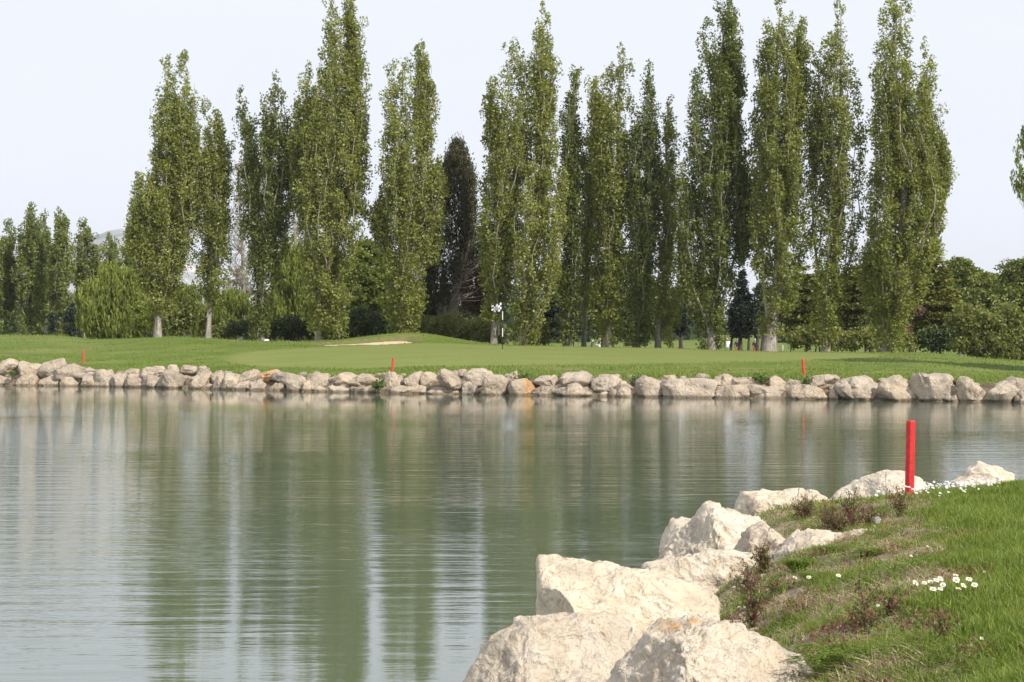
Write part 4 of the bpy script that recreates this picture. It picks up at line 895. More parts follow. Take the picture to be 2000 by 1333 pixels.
def far_daisies():
    r = np.random.RandomState(4); P = []
    def sp(n, u0, u1, y0, y1, cz=1):
        k = 0
        while k < n:
            u = r.uniform(u0, u1); py = r.uniform(y0, y1)
            if cz and pn(np.array([[u*.03, py*.09, 3.]]), 2)[0] < .02: 
                if r.rand() < .85: continue
            # walk the ray to the lawn
            for D in np.arange(float(Dw(u))+1.9, 100, .12):
                if HY+(CH-float(terr(np.array([u]), np.array([D]))[0]))*FP/D <= py: break
            P.append(((u-1000)/FP*D, D, groundz((u-1000)/FP*D, D))); k += 1
    sp(28, 0, 120, 672, 690); sp(60, 200, 400, 658, 668); sp(14, 300, 460, 685, 700); sp(20, 760, 900, 695, 705)
    sp(60, 950, 1200, 700, 724); sp(110, 1150, 1420, 712, 731); sp(80, 1400, 1600, 708, 730); sp(190, 1650, 1830, 711, 722, 1); sp(130, 1690, 1950, 722, 736)
    a = Acc()
    for (x, y, z) in P:
        s = r.uniform(.012, .024); th = np.arange(6)*math.pi/3; V = np.concatenate([[[x, y-.01, z+.075+s*.3]], np.stack([x+np.cos(th)*s, y+np.sin(th)*s*.8-.01, z+.075+np.sin(th)*-.55*s], 1)])
        a.add(V, np.array([[0, 1+k, 1+(k+1) % 6] for k in range(6)]))
    tag(a.build('daisies', M['petal']), 'tiny white daisies scattered over the far lawn', 'flowers', kind='stuff')
far_daisies()
def leaf_tuft(px, py, D, w, label, seed, m='weed'):
    c = W(px, py, D); r = np.random.RandomState(seed); root = empty('leafy_plant', tuple(c-np.array([0, 0, .25]))); tag(root, label, 'plant')
    P = c+r.normal(size=(260, 3))*np.array([w, .15, w*.7]); leaves(P, np.full(260, .10), 'rand', np.clip(.35+.2*r.normal(size=260), 0, 1), r, .7, root, 'foliage', m)
    V, F = tube(np.array([c-np.array([0, 0, .3]), c+np.array([0, 0, .1])]), [.03, .015], 5); mk('stem', V, F, M['darkbark'], root)
leaf_tuft(1022, 739, float(Dw(1022))+.95, .17, 'green leafy plant growing between boulders right of the flag', 1)
leaf_tuft(740, 752, float(Dw(740))+.15, .12, 'green tuft in the gap below the large squarish boulder', 2)
leaf_tuft(1245, 745, float(Dw(1240))+1.3, .14, 'green tuft hanging from the grass left of the tall domed boulder', 3)
leaf_tuft(1483, 741, float(Dw(1483))+1.2, .14, 'green tuft above the broad low grey boulder', 4)
leaf_tuft(24, 729, float(Dw(24))+.25, .06, 'small green plant before the boulder at the left edge', 5)
leaf_tuft(1577, 746, float(Dw(1577))+1.0, .09, 'green tuft under the layered cream boulder', 6)
leaf_tuft(1868, 748, float(Dw(1868))+1.2, .08, 'green tuft right of the biggest peaked boulder', 7)

# red stakes
def stake(px, py0, py1, D, w, tilt, label, m, zb=None, top=True):
    p0 = W(px, py1, D); p1 = W(px+tilt, py0, D); z0 = p0[2]-.25 if zb is None else zb
    a = Acc(); V, F = box(-w/2, w/2, -w/2, w/2, 0, 1); H = p1[2]-z0
    th = .5; R = np.array([[math.cos(th), -math.sin(th)], [math.sin(th), math.cos(th)]])
    # chamfered top
    V2 = V.copy(); V2[:, :2] = V2[:, :2] @ R.T; V2[:, 2] *= H-w*.25; sh = (p1[0]-p0[0])/H; V2[:, 0] += sh*V2[:, 2]; a.add(V2, F)
    t = V.copy(); t[:, :2] = t[:, :2] @ R.T; k = t[:, 2] > .5; t[k, :2] *= .8; t[:, 2] = H-w*.25+t[:, 2]*w*.25; t[:, 0] += sh*t[:, 2]; a.add(t[:, :]+np.array([0, 0, .0005]), F)
    o = a.build('stake', M[m]); o.location = (p0[0], D, z0); tag(o, label, 'stake', 'red water hazard stakes'); return o
stake(1775, 822, 966, 15.0, .052, 4, 'tall bright red square stake by the daisies on the near bank', 'red')
stake(163, 684, 703, float(Dw(163))+4.2, .06, 0, 'small red stake on the far lawn at the left', 'redfar')
stake(765, 699, 728, float(Dw(765))+2.6, .065, 3, 'red stake behind the squarish boulder left of the flag', 'redfar')
stake(1572, 702, 737, float(Dw(1572))+2.4, .065, -4, 'red stake leaning left on the far bank at the right', 'redfar')

# flag
def flag():
    D = 86.5; x = (981.5-1000)/FP*D; zb = groundz(x, D); root = empty('golf_flag', (x, D, zb)); tag(root, 'black and white chequered golf flag numbered 12 on a striped pole', 'flag')
    z = lambda py: CH-(py-HY)/FP*D
    seg = [(591, 608.5, 'black'), (608.5, 625, 'white'), (625, 641, 'black'), (641, 658, 'white'), (658, 700, 'black')]
    for (a0, a1, m) in seg:
        top = z(a0); bot = max(z(a1), zb-.15); th = np.arange(10)*.6283
        V, F = tube(np.array([[x, D, bot], [x, D, (bot+top)/2], [x, D, top]]), .021 if m == 'white' else .0205, 10); mk('pole_section', V, F, M[m], root, smooth=True)
    V, F = tube(np.array([[x, D, z(591)], [x, D, z(590.2)], [x, D, z(589.6)]]), [.024, .024, .006], 8); mk('finial', V, F, M['black'], root)
    nx, ny = 40, 24; fr = lambda s, t: np.array([x-.02-.49*s, D-.03-.10*math.sin(s*4.4+t*.7)-.06*s, (z(591.3)*(1-t)+z(608.6)*t)-(.155*s if t < .01 else .155*s*(1-t)+.05*s*t)+.012*math.sin(s*9)])
    G = np.array([[fr(i/nx, j/ny) for i in range(nx+1)] for j in range(ny+1)]).reshape(-1, 3)
    F = []; mi = []
    for j in range(ny):
        for i in range(nx):
            k = j*(nx+1)+i; F.append([k, k+1, k+nx+2, k+nx+1]); cc = int((i+.5)/nx*5); rr = int((j+.5)/ny*4)
            w = (cc+rr) % 2 == 0
            if .30 < (i+.5)/nx < .74 and .27 < (j+.5)/ny < .72: w = True
            if (i+.5)/nx < .07: w = False
            mi.append(1 if w else 0)
    n = len(G); G2 = G+np.array([0, .006, 0]); F = np.array(F); 
    o = mk('flag_cloth', np.concatenate([G, G2]), np.concatenate([F, F[:, ::-1]+n]), [M['black'], M['white']], root, mi=mi+mi)
    for i_, ch in enumerate('12'):
        cu = bpy.data.curves.new('digit', 'FONT'); cu.body = ch; cu.size = .19; cu.extrude = .002; cu.offset = .002; cu.align_x = 'CENTER'; cu.align_y = 'CENTER'; cu.materials.append(M['black'])
        to = bpy.data.objects.new('tmp', cu); C.objects.link(to); dg = bpy.context.evaluated_depsgraph_get(); me = bpy.data.meshes.new_from_object(to.evaluated_get(dg)); bpy.data.objects.remove(to)
        s = .60 if ch == '1' else .42; p = fr(s, .5); q = bpy.data.objects.new('digit', me); C.objects.link(q); q.parent = root
        dy = fr(s-.1, .5)-fr(s+.1, .5); an = math.atan2(dy[1], dy[0]); q.location = Vector(p)-Vector(root.location)+Vector((0, -.022, -.005)); q.rotation_euler = (math.pi/2, -math.atan2(dy[2], dy[0])*.9, an)
    # cup rim
    V, F = tube(np.array([[x, D, zb-.02], [x, D, zb+.004], [x, D, zb+.006]]), .055, 14); mk('cup', V, F, M['white'], root)
flag()

# golfers
def person(px, D, yaw, label, shirt, legs, hat, stride=.15, seed=0, shorts=False, h=1.72, arm=0):
    x = (px-1000)/FP*D; z = groundz(x, D); root = empty('person', (x, D, z)); tag(root, label, 'person', 'golfers walking on the fairway')
    s = h/1.75
    J = dict(pelvis=(0, 0, .95), waist=(0, 0, 1.08), chest=(0, .02, 1.32), neck=(0, .01, 1.47), head=(0, .03, 1.60), crown=(0, .03, 1.74),
             hl=(-.10, 0, .90), kl=(-.11, .05+stride*.4, .50), al=(-.11, stride, .08), tl=(-.12, stride+.17, .03),
             hr=(.10, 0, .90), kr=(.11, .05-stride*.3, .50), ar=(.11, -stride, .08), tr=(.12, -stride+.17, .03),
             sl=(-.19, 0, 1.41), el=(-.26, -.02, 1.14), wl=(-.25, .12, .92+arm*.1), fl=(-.24, .18, .84+arm*.12),
             sr=(.19, 0, 1.41), er=(.26, -.04, 1.14), wr=(.27, .03+arm*.2, .90+arm*.1), fr=(.27, .07+arm*.25, .82+arm*.12))
    Rd = dict(pelvis=.145, waist=.135, chest=.165, neck=.055, head=.09, crown=.06, hl=.095, kl=.062, al=.042, tl=.038, hr=.095, kr=.062, ar=.042, tr=.038, sl=.07, el=.045, wl=.03, fl=.035, sr=.07, er=.045, wr=.03, fr=.035)
    E = [('pelvis','waist'),('waist','chest'),('chest','neck'),('neck','head'),('head','crown'),('pelvis','hl'),('hl','kl'),('kl','al'),('al','tl'),('pelvis','hr'),('hr','kr'),('kr','ar'),('ar','tr'),
         ('chest','sl'),('sl','el'),('el','wl'),('wl','fl'),('chest','sr'),('sr','er'),('er','wr'),('wr','fr')]
    ks = list(J); me = bpy.data.meshes.new('body'); me.from_pydata([tuple(c*s for c in J[k]) for k in ks], [(ks.index(a), ks.index(b)) for a, b in E], [])
    o = bpy.data.objects.new('body_src', me); C.objects.link(o); md = o.modifiers.new('s', 'SKIN'); md.use_smooth_shade = True
    for i, k in enumerate(ks): me.skin_vertices[0].data[i].radius = (Rd[k]*s, Rd[k]*s*(.72 if k in ('waist','chest','pelvis') else 1)); me.skin_vertices[0].data[i].use_root = (k == 'pelvis')
    o.modifiers.new('sub', 'SUBSURF').levels = 1; dg = bpy.context.evaluated_depsgraph_get(); m2 = bpy.data.meshes.new_from_object(o.evaluated_get(dg)); bpy.data.objects.remove(o)
    P = np.array([J[k] for k in ks])*s; lab = {}
    m2.materials.clear()
    for q in (shirt, legs, 'skin', 'white'): m2.materials.append(M[q])
    seg = [(ks.index(a), ks.index(b)) for a, b in E]
    cls = []
    for a, b in E:
        if b in ('waist','chest','sl','sr'): cls.append(0)
        elif b in ('hl','kl','hr','kr'): cls.append(1)
        elif b in ('al','ar'): cls.append(2 if shorts else 1)
        elif b in ('tl','tr'): cls.append(3)
        elif b in ('el','er'): cls.append(0)
        else: cls.append(2)
    for f in m2.polygons:
        c = np.array(f.center); best = 9; bi = 0
        for (a, b), cl in zip(seg, cls):
            A, B = P[a], P[b]; t = np.clip(((c-A) @ (B-A))/((B-A) @ (B-A)), 0, 1); d = np.linalg.norm(c-A-(B-A)*t)
            if d < best: best, bi = d, cl
        if bi == 0 and c[2] < .97*s and abs(c[0]) < .2: bi = 1
        f.material_index = bi
    b = bpy.data.objects.new('body', m2); C.objects.link(b); b.parent = root; b.rotation_euler = (0, 0, yaw)
    V0, F0 = ICO[3]; hv = V0*np.array([.105, .12, .085]); hv = hv[:]; hv[:, 2] = np.maximum(hv[:, 2], -.012)
    a = Acc(); a.add(hv+np.array([0, .03, 1.70]), F0); th = np.linspace(0, 2*math.pi, 17)[:-1]
    rim = np.stack([np.cos(th)*.115, np.sin(th)*.12+.03+np.maximum(np.sin(th), 0)*.09, 0*th+1.695], 1); top = rim*np.array([.8, .8, 1])+np.array([0, .006, .02]); n = 16
    a.add(np.concatenate([rim, top]), np.array([[i, (i+1) % n, n+(i+1) % n, n+i] for i in range(n)]))
    V = np.concatenate(a.V)*s; hh = mk('hat', V, [np.concatenate(a.F[3]), np.concatenate(a.F[4])], M[hat], None, smooth=True); hh.parent = root; hh.rotation_euler = (0, 0, yaw)
    # facial features on the side that is turned away or towards us alike
    f = Acc()
    for sx in (-.032, .032): f.add(V0*.012+np.array([sx, .115, 1.615]), F0)
    f.add(V0*np.array([.012, .02, .018])+np.array([0, .125, 1.59]), F0); 
    ff = mk('face', np.concatenate(f.V)*s, np.concatenate(f.F[3]), M['skin'], None, smooth=True); ff.parent = root; ff.rotation_euler = (0, 0, yaw)
    return root
person(1421, 160, .1, 'golfer in a white shirt and hat, leftmost of the three on the right', 'whitecl', 'greycl', 'beige', .16, 1)
person(1440, 163, -.2, 'golfer in a navy top and pink trousers, middle of the three on the right', 'navy', 'pink', 'greycl', .10, 2, h=1.64)
person(1475, 160, .15, 'golfer in a black top and red trousers, rightmost of the three on the right', 'blackcl', 'redcl', 'whitecl', .14, 3, h=1.66)
person(1171, 158, .0, 'golfer in a white polo and crimson trousers standing between the poplar trunks', 'whitecl', 'crimson', 'beige', .08, 4, h=1.72)
person(1176.5, 160, .5, 'golfer in a black top and coral trousers, partly behind the white-shirted one', 'blackcl', 'coral', 'whitecl', .08, 5, h=1.6)
def trolley(px, D, label, m='greybag'):
    x = (px-1000)/FP*D; z = groundz(x, D); root = empty('golf_trolley', (x, D, z)); tag(root, label, 'golf trolley')
    V, F = tube(np.array([[x, D, z+.2], [x+.06, D+.1, z+.55], [x+.13, D+.2, z+.98]]), [.13, .14, .15], 10); mk('golf_bag', V, F, M[m], root, smooth=True)
    for s in (-.28, .28):
        th = np.linspace(0, 2*math.pi, 17); V, F = tube(np.stack([x+s+0*th, D+np.cos(th)*.13, z+.14+np.sin(th)*.13], 1), .02, 6); mk('wheel', V, F, M['black'], root)
    V, F = tube(np.array([[x-.28, D, z+.14], [x, D, z+.2], [x+.28, D, z+.14]]), .012, 5); mk('axle', V, F, M['white'], root)
    V, F = tube(np.array([[x, D, z+.2], [x-.05, D+.35, z+.9], [x-.05, D+.5, z+1.0]]), .013, 5); mk('handle', V, F, M['white'], root)
    for k in range(4):
        V, F = tube(np.array([[x+.1, D+.2, z+.9], [x+.1+.03*k, D+.22, z+1.05+.02*k], [x+.14+.03*k, D+.24, z+1.15+.02*k]]), [.008, .008, .022], 5); mk('club', V, F, M['white'], root)
trolley(1489, 160, 'dark green golf bag on a trolley beside the rightmost golfer')
trolley(1155, 190, 'dark golf bag on a trolley on the fairway left of the pair of golfers')
def post(px, D, pt, w, label, m='wood'):
    x = (px-1000)/FP*D; z = groundz(x, D); zt = W(px, pt, D)[2]; V, F = tube(np.array([[x, D, z-.2], [x+.01, D, (z+zt)/2], [x, D, zt], [x, D, zt+.02]]), [w, w*.95, w*.85, w*.3], 9)
    o = mk('post', V-np.array([x, D, z]), F, M[m], smooth=True); o.location = (x, D, z); tag(o, label, 'post')
post(1528, 112, 675, .08, 'short grey wooden post right of the thick-trunked poplar')
post(1636, 93.5, 664, .06, 'slim pale wooden post between the airy poplar and the rightmost one')
# green railing and white stone
def railing():
    D = 104; root = empty('railing', tuple(W(483, 664, D))); tag(root, 'low green metal railing left of the dark poplar trunk', 'railing')
    for k in range(8):
        p = W(470+k*3.6, 668, D); V, F = tube(np.array([[p[0], D, p[2]-.1], [p[0], D, p[2]+.2], [p[0], D, p[2]+.34]]), .014, 5); mk('upright', V, F, M['greenmetal'], root)
    for py in (658.5, 662.5):
        V, F = tube(np.array([W(469, py, D), W(482, py-.2, D), W(496, py, D)]), .016, 5); mk('rail', V, F, M['greenmetal'], root)
railing()
V, F = ICO[3]; q = rocksurf(V, V.copy(), 1, 3.3, rplanes(np.random.RandomState(3), 8, .6, .9), .8)*np.array([.17, .14, .09]); p = W(520, 663.5, 97.5); p[2] = groundz(p[0], 97.5)+.05
o = mk('stone', q, F, M['white'], smooth=True, stain=np.zeros(len(q))); o.location = tuple(p); tag(o, 'small white stone on the grass at the foot of the V-shaped poplar', 'stone')

# ------------------------------------------------------------------ near bank vegetation
def blades(n, pick, hfn, wd, m, name, label, seed, tone=.5, lean=.5, cat='grass', seg=2):
    r = np.random.RandomState(seed); X, Y = pick(r, n); n = len(X); z = znear(X, Y); h = hfn(r, X, Y); w = wd*r.uniform(.6, 1.3, n)*(1+np.maximum(Y-9, 0)*.07); th = r.uniform(0, 6.28, n)
    wx, wy = np.cos(th)*w, np.sin(th)*w; ln = np.abs(r.normal(size=n))*lean*h; ph = r.uniform(0, 6.28, n)+.6; dx, dy = np.cos(ph)*ln, np.sin(ph)*ln
    b = np.stack([X, Y, z-.005], 1); mid = b+np.stack([dx*.35, dy*.35, h*.6], 1); tp = b+np.stack([dx, dy, h], 1); sd = np.stack([wx, wy, 0*wx], 1)
    V = np.stack([b-sd, b+sd, mid+sd*.75, mid-sd*.75, tp], 1).reshape(-1, 3); k = np.arange(n)*5
    F4 = np.stack([k, k+1, k+2, k+3], 1); F3 = np.stack([k+3, k+2, k+4], 1)
    big = pn(xyz(X*2.2, Y*2.2), 41)+.8*pn(xyz(X*9, Y*7), 42); t = np.repeat(np.clip(tone+.22*r.normal(size=n)+.35*big, 0, 1), 5)
    t[4::5] += .12
    return tag(mk(name, V, [F3, F4], M[m], tint=np.clip(t, 0, 1)), label, cat, kind='stuff')
def pickin(dfn, y0=3.6, y1=24, smax=4.2, k=1.0):
    def f(r, n):
        X, Y = [], []; tot = 0
        while tot < n:
            y = y0*(y1/y0)**(r.rand(n)**k); lo = xe(y)-.05; hi = np.minimum(lo+smax, y*1080/FP); s = r.rand(n); x = lo+(hi-lo)*s; ok = (hi > lo) & (r.rand(n) < (hi-lo)/np.maximum(y, 1)*2.2) & (r.rand(n) < dfn(x, y)); X.append(x[ok]); Y.append(y[ok]); tot += ok.sum()
        return np.concatenate(X)[:n], np.concatenate(Y)[:n]
    return f
blades(82000, pickin(lambda x, y: lawnmask(x, y)), lambda r, X, Y: r.uniform(.022, .055, len(X))*(1+.5*pn(xyz(X*3, Y*3), 51))*np.interp(Y, [4, 12, 20], [1.15, 1.3, 1.5]), .0022, 'grass', 'lawn_grass', 'dense mown lawn grass on the near bank', 61, .40, .55)
blades(30000, pickin(lambda x, y: (1-lawnmask(x, y))*np.clip(.05+1.6*pn(xyz(x*2.6, y*2.6), 52)+1.8*pn(xyz(x*11, y*9), 56), 0, 1)*np.clip((x-xe(y)-.25)*2, 0, 1)), lambda r, X, Y: r.uniform(.018, .06, len(X)), .0019, 'grass', 'sparse_grass', 'thin green grass among the weeds by the near boulders', 62, .38, .9)
blades(42000, pickin(lambda x, y: (1-lawnmask(x, y)*.93)*np.clip(.25-1.2*pn(xyz(x*2.3, y*2.3), 52)-1.6*pn(xyz(x*12, y*9), 57), .03, 1)*np.clip((x-xe(y)-.1)*2, 0, 1)), lambda r, X, Y: r.uniform(.008, .036, len(X)), .0020, 'straw', 'dry_grass', 'matted dry straw among the weeds by the near boulders', 63, .5, 2.6)
def cover():
    r = np.random.RandomState(64); X, Y = pickin(lambda x, y: (1-lawnmask(x, y)*.97)*np.clip(.15+2.6*pn(xyz(x*1.9+5, y*1.9), 53), 0, 1)*np.clip((x-xe(y)-.3)*2.5, 0, 1))(r, 26000)
    z = znear(X, Y)+r.uniform(.002, .03, len(X)); P = np.stack([X, Y, z], 1)
    o = leaves(P, np.full(len(P), .0105)*(1+np.maximum(Y-9, 0)*.06), 'flat', np.clip(.45+.2*r.normal(size=len(P))+.4*pn(xyz(X*3, Y*3), 54), 0, 1), r, .8, None, 'clover', 'cover')
    tag(o, 'small-leaved green ground cover creeping between the weeds', 'ground cover', kind='stuff')
cover()
def pt(px, py):
    """ground point of the near bank seen at a photo pixel"""
    D = np.arange(3.2, 30, .02); X = (px-1000)/FP*D; z = znear(X, D); r_ = HY+(CH-z)*FP/D
    ok = np.where((r_ <= py) & (X > xe(D)+.05))[0]
    k = ok[0] if len(ok) else int(np.argmin(np.abs(r_-py)+1e4*(X < xe(D)+.05)))
    return np.array([X[k], D[k], z[k]])
# daisies
def daisy_parts():
    th = np.arange(15)*2*math.pi/15; a = Acc(); r = np.random.RandomState(1)
    for t in th:
        t += r.normal()*.05; c, s = math.cos(t), math.sin(t); L1, L2 = .0045, .0125*r.uniform(.9, 1.1); w = .0019; q = np.array([-s, c, 0]); z1 = .0015*r.uniform(-1, 1.5)
        V = np.array([np.array([c, s, 0])*L1-q*w*.6, np.array([c, s, 0])*L1+q*w*.6, np.array([c, s, 0])*L2*.8+q*w+[0, 0, z1], np.array([c, s, 0])*L2+[0, 0, z1*1.3], np.array([c, s, 0])*L2*.8-q*w+[0, 0, z1]])
        a.add(V, np.array([[0, 1, 2, 4]])); a.add(V[[4, 2, 3]], np.array([[0, 1, 2]]))
    V0, F0 = ICO[2]; d = V0*np.array([.005, .005, .0032])+np.array([0, 0, .0015])
    return a, (d, F0)
_pa, _dd = daisy_parts()
_pm = _pa.build('petals', M['petal']); _dm = mk('disc', _dd[0], _dd[1], M['disc'], smooth=True); _st = mk('stem', *tube(np.array([[.012, .006, -1], [.008, .004, -.5], [0, 0, 0]]), [.0011, .0011, .0009], 5), M['cover'], tint=np.full(15, .3))
def daisy(base, h, tilt, az, label, group, parts=True, sc=1., first=[1]):
    root = empty('daisy', tuple(base)); tag(root, label, 'flower', group)
    import mathutils
    rot = mathutils.Euler((tilt, 0, az)); bend = Vector((math.sin(az)*-0, 0, 0))
    out = []
    for src in ((_pm, _dm, _st) if parts else (_pm,)):
        if first[0] and src.parent is None and parts: c = src
        else: c = src.copy(); C.objects.link(c)
        c.parent = root
        if src is _st: c.location = (0, 0, h); c.scale = (sc, sc, h)
        else: c.location = (0, 0, h); c.rotation_euler = (tilt, .1, az); c.scale = (sc,)*3
    first[0] = 1
    return root
ND = [(1488,1140,'leftmost daisy of the near cluster in the lawn'),(1,0,'')][:0]
cl = [(1788,1139,1152),(1806,1139,1158),(1818,1137,1155),(1829,1134,1156),(1837,1131,1150),(1823,1151,1172),(1837,1151,1176),(1842,1143,1163),(1867,1124,1146),(1868,1133,1160),(1873,1150,1170),(1882,1144,1166),(1893,1132,1160),(1904,1143,1165)]
lb = ['leftmost daisy of the near cluster in the lawn','daisy beside the leftmost one of the near cluster','third daisy from the left in the near cluster','daisy just above the lower pair in the near cluster','highest daisy in the left half of the near cluster','lower left daisy of the near cluster with a large yellow eye','lowest daisy of the near cluster','daisy in the middle of the near cluster','small edge-on daisy topping the near cluster','tilted daisy on a long bare stem in the near cluster','wide flat daisy low in the right half of the near cluster','small daisy above the wide flat one in the near cluster','largest daisy of the near cluster, upper right','rightmost yellow-eyed daisy of the near cluster']
rr = np.random.RandomState(8)
for (x, yt, yb), l in zip(cl, lb):
    b = pt(x, yb+14); ztop = CH-(yt-HY)*b[1]/FP; b[0] = (x-1000)/FP*b[1]; daisy(b, max(.03, ztop-b[2]), .35+rr.uniform(-.2, .5), rr.uniform(-.5, .5), l, 'daisies in the near lawn', sc=rr.uniform(.85, 1.1))
for (x, y, l) in [(1553,1136,'left one of two daisies among the weeds by the near boulders'),(1580,1137,'wide open daisy among the weeds, right of its twin'),(1638,1135,'edge-on daisy lying in the dry straw'),(1780,1095,'lone daisy at the edge of the lawn above the cluster'),(1812,1076,'tiny daisy bud in the grass above the lone daisy'),(1923,1128,'pinkish daisy bud right of the near cluster'),(1715,1195,'tiny white flower low in the straw below the red weeds'),(1918,1265,'small pale flower in the lawn near the bottom edge')]:
    b = pt(x, y+8); daisy(b, .035, .5, rr.uniform(-.5, .5), l, 'daisies in the near lawn', sc=.95 if y > 1100 and x < 1700 else .6)
# the patch beyond the stake
k = 0
while k < 180:
    px = rr.uniform(1788, 1962); t = (px-1790)/170; py = rr.normal(955-22*t, 11-3*t); 
    if py > 980-22*t or py < 936-10*t: continue
    b = pt(px, py+14); 
    if b[1] > 28: k += 1; continue
    b[2] += 0; daisy(b, rr.uniform(.05, .10), .55+rr.uniform(-.3, .3), rr.uniform(-.6, .6), 'one of the small white daisies massed beyond the near red stake', 'daisies massed beyond the near red stake', parts=False, sc=rr.uniform(.55, .9)); k += 1
for px, py in [(1716,966),(1712,975),(1735,962),(1770,948),(1776,956),(1790,970),(1760,972),(1783,962)]:
    b = pt(px, py+14); daisy(b, .07, .5, 0, 'one of the few daisies around the foot of the near red stake', 'daisies around the foot of the near red stake', parts=False, sc=1.)

# red-stemmed weeds
# low reddish and green seedlings strewn through the straw
def seedlings():
    r = np.random.RandomState(66); X, Y = pickin(lambda x, y: (1-lawnmask(x, y))*np.clip(-.25+3*pn(xyz(x*3.1, y*3.1), 58), 0, 1)*np.clip((x-xe(y)-.2)*2.5, 0, 1))(r, 900)
    z = znear(X, Y); P = np.repeat(np.stack([X, Y, z], 1), 12, 0); P = P+r.normal(size=P.shape)*np.array([.012, .012, 0])+np.stack([0*P[:, 0], 0*P[:, 0], r.uniform(.003, .045, len(P))], 1)
    o = leaves(P, np.full(len(P), .010), 'up', np.clip(.5+.25*r.normal(size=len(P)), 0, 1), r, .45, None, 'seedlings', 'redweed')
    tag(o, 'low dark red seedlings strewn through the straw near the boulders', 'weeds', kind='stuff')
seedlings()
def weed(px, py, top, spread, label, seed, m='redweed', lm='weed', nst=5, leafy=1., thin=False, lsz=.0135):
    b = pt(px, py); r = np.random.RandomState(seed); H = max(.06, CH-(top-HY)*b[1]/FP-b[2]); root = empty('weed', tuple(b)); tag(root, label, 'weed', None)
    st = Acc(); P = []; sw = spread/FP*b[1]
    for k in range(nst):
        h = H*(1 if k == 0 else r.uniform(.45, .9)); an = r.uniform(0, 6.28); ln = sw*(0.15 if k == 0 else r.uniform(.4, 1)); s = np.linspace(0, 1, 9)[:, None]
        path = b+np.array([math.cos(an)*ln, math.sin(an)*ln*.8, 0])*s**1.2+np.array([0, 0, h])*s+r.normal(size=3)*np.array([.004, .004, 0])*np.sin(s*6)
        V, F = tube(path, np.linspace(.0032, .0012, 9)*(.7 if thin else 1), 5); st.add(V, F, r.uniform(.3, .7))
        nl = int((8 if thin else 60)*leafy*h/.2)+3
        for j in range(nl):
            q = r.uniform(.08, 1.02); i = q*8; p = np.array([np.interp(i, np.arange(9), path[:, c]) for c in range(3)]); P.append(p+r.normal(size=3)*lsz*.9)
            if r.rand() < .3 and not thin:
                d = r.normal(size=3)*.03+np.array([0, 0, .02]); V, F = tube(np.array([p, p+d*.6, p+d]), [.0014, .001, .0008], 4); st.add(V, F, .5); P += [p+d+r.normal(size=3)*.005 for _ in range(4)]
    P = np.array(P).reshape(-1, 3); st.build('stem', M[m], root); o = leaves(P, np.full(len(P), lsz), 'up', np.clip(r.normal(size=len(P))*.2+.45, 0, 1), r, .5, root, 'foliage', lm)
    k2 = r.rand(len(P)) < .55
    if m == 'redweed' and not thin and k2.sum() > 1:
        Q = P[k2]+r.normal(size=(k2.sum(), 3))*.006; leaves(Q, np.full(len(Q), lsz*.9), 'up', r.rand(len(Q)), r, .5, root, 'red_foliage', 'redweed')
    return root
weed(1572,1015,972,30,'low bushy red-stemmed weed behind the left end of the ridge',1,nst=9)
weed(1632,1042,988,55,'largest bushy dark red weed in the patch above the pale ridge',2,nst=14)
weed(1628,1030,905,14,'tall thin seed stalk rising above the largest red weed',3,nst=2,thin=True,lm='cover')
weed(1665,1028,965,22,'slender red weed right of the largest one',4,nst=6)
weed(1757,1010,960,16,'reddish upright weed just left of the near red stake',5,nst=5)
weed(1730,985,915,10,'thin brown stalk left of the near red stake against the boulder',6,nst=1,thin=True)
weed(1700,1030,990,30,'scattered small red weed in the middle of the upper patch',7,nst=7)
weed(1560,985,930,8,'tiny thin stalk standing before the flat-topped boulder',8,nst=1,thin=True,lm='cover')
weed(1361,1130,1102,10,'small dark red rosette at the foot of the low cream boulder',9,nst=5)
weed(1362,1125,1030,6,'left one of two green seed stalks before the low cream boulder',10,nst=2,thin=True,lm='cover',m='weed')
weed(1396,1125,1035,8,'right one of two green seed stalks before the low cream boulder',11,nst=3,thin=True,lm='cover',m='weed')
weed(1402,1128,1100,22,'small mixed weed tuft right of the dark red rosette',12,nst=7)
weed(1490,1122,1065,20,'red-tipped weed beside the creased cream boulder',13,nst=8)
weed(1470,1228,1125,26,'tall purple-stemmed weed between the two foreground boulders and the grass',14,nst=8,leafy=.7)
weed(1458,1170,1110,22,'dark green and red weed by the right end of the big boulder',15,nst=8,leafy=.8)
weed(1684,1235,1105,10,'single upright red stalk with an orange bud in the middle of the weeds',16,nst=2,leafy=.6)
weed(1690,1238,1195,26,'spreading crimson weed at the base of the budded stalk',17,nst=6)
weed(1735,1205,1170,16,'small crimson weed right of the budded stalk',18,nst=5)
weed(1842,1262,1205,9,'dark purple weed standing in the lawn near the bottom',19,nst=4)
weed(1797,1050,1000,5,'thin dark stalk at the lawn edge below the near red stake',20,nst=1,thin=True)
weed(1512,1165,1145,8,'little crimson weed left of the two daisies',21,nst=4)
weed(1690,1110,1060,8,'sparse weed above the dark green tussock',22,nst=3,thin=True)
# orange bud
def ball(c, r_, name, label, cat, m, sub=2):
    V, F = ICO[sub]; o = mk(name, V*r_, F, M[m], smooth=True); o.location = tuple(c); return tag(o, label, cat)
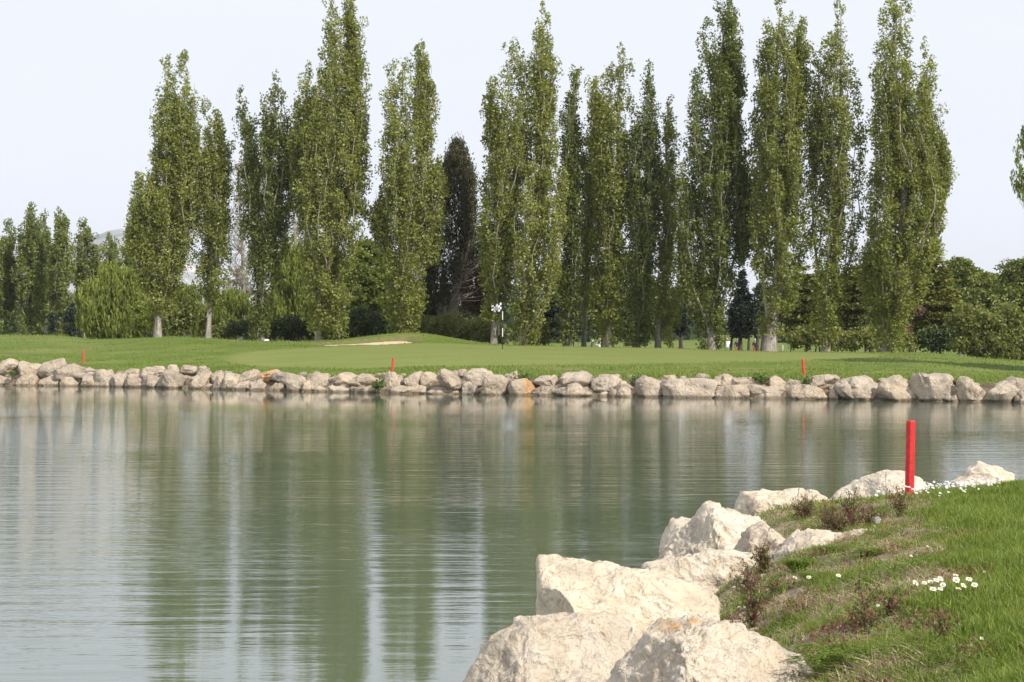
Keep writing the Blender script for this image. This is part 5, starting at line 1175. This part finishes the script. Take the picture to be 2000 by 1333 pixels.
# dandelion clock
def dandelion():
    b = pt(1714, 1048); root = empty('dandelion', tuple(b)); tag(root, 'round white dandelion seed head above the pale ridge', 'flower'); h = CH-(1016-HY)*b[1]/FP-b[2]
    V, F = tube(np.array([b, b+[.004, 0, h*.5], b+[0, 0, h]]), .0022, 6); mk('stem', V, F, M['cover'], root, tint=np.full(len(V), .6))
    r = np.random.RandomState(3); a = Acc(); c = b+np.array([0, 0, h])
    for k in range(150):
        d = r.normal(size=3); d /= np.linalg.norm(d); V, F = tube(np.array([c, c+d*.015, c+d*.019]), [.0003, .0003, .0012], 3); a.add(V, F)
    a.build('seed_head', M['petal'], root)
dandelion()
def tussock(px, py, w, h, label, seed, n=420, m='grass', tone=.25, name='grass_tussock', cat='grass tuft', leafw=.002):
    b = pt(px, py); r = np.random.RandomState(seed); root = empty(name, tuple(b)); tag(root, label, cat)
    ph = r.uniform(0, 6.28, n); ln = r.uniform(.3, 1, n)*w; dx, dy = np.cos(ph)*ln, np.sin(ph)*ln; hh = r.uniform(.4, 1, n)*h; base = b+np.stack([dx*.3, dy*.3, 0*dx-.005], 1)
    mid = base+np.stack([dx*.4, dy*.4, hh*.8], 1); tip = base+np.stack([dx, dy, hh*.75], 1); sd = np.stack([-np.sin(ph), np.cos(ph), 0*ph], 1)*leafw
    V = np.stack([base-sd, base+sd, mid+sd, mid-sd, tip], 1).reshape(-1, 3); k = np.arange(n)*5
    mk('foliage', V, [np.stack([k+3, k+2, k+4], 1), np.stack([k, k+1, k+2, k+3], 1)], M[m], root, tint=np.repeat(np.clip(tone+.15*r.normal(size=n), 0, 1), 5))
    return root
tussock(1560,1112,.13,.07,'dark green grass tussock left of centre in the weeds',1)
tussock(1625,1080,.12,.05,'dark green grass tussock in front of the pale ridge',2)
tussock(1478,1185,.09,.07,'dark grass tussock at the right end of the big cream boulder',3)
tussock(1590,1135,.10,.05,'grass tussock right of the wide open daisy',4)
tussock(1700,1085,.11,.05,'green grass tussock right of the pale ridge',5,tone=.4)
def ferny():
    b = pt(1660, 1305); r = np.random.RandomState(5); root = empty('ferny_plant', tuple(b)); tag(root, 'bright green feathery-leaved plant beside the lichen-spotted boulder', 'plant')
    P = []; a = Acc()
    for k in range(46):
        an = r.uniform(0, 6.28); ln = r.uniform(.06, .17); h = r.uniform(.02, .07); s = np.linspace(0, 1, 7)[:, None]; path = b+np.array([math.cos(an)*ln*1.2, math.sin(an)*ln, 0])*s+np.array([0, 0, h])*np.sin(s*2.2)
        V, F = tube(path, .0012, 4); a.add(V, F, .4)
        for q in np.linspace(.15, 1, 12):
            p = np.array([np.interp(q*6, np.arange(7), path[:, c]) for c in range(3)]); P.append(p+r.normal(size=(8, 3))*np.array([.010, .010, .004])*(1.2-q*.6))
    P = np.concatenate(P); a.build('stem', M['cover'], root); leaves(P, np.full(len(P), .012), 'flat', np.clip(.35+.2*r.normal(size=len(P)), 0, 1), r, .3, root, 'foliage', 'grass')
ferny()
# gravel by the boulders
def gravel():
    a = Acc(); r = np.random.RandomState(15); V0, F0 = ICO[2]
    for _ in range(260):
        px, py = (r.uniform(1400, 1480), r.uniform(1180, 1235)) if r.rand() < .6 else (r.uniform(1350, 1500), r.uniform(1125, 1150))
        b = pt(px, py); s = r.uniform(.004, .016); a.add(V0*np.array([s*1.2, s, s*.7])*(1+.35*pn(V0*1.7+r.rand()*50, 1))[:, None]+b, F0, 0.)
    tag(a.build('gravel', M['rocknear']), 'crumbled pale stone chips beside the near boulders', 'gravel', kind='stuff')
gravel()
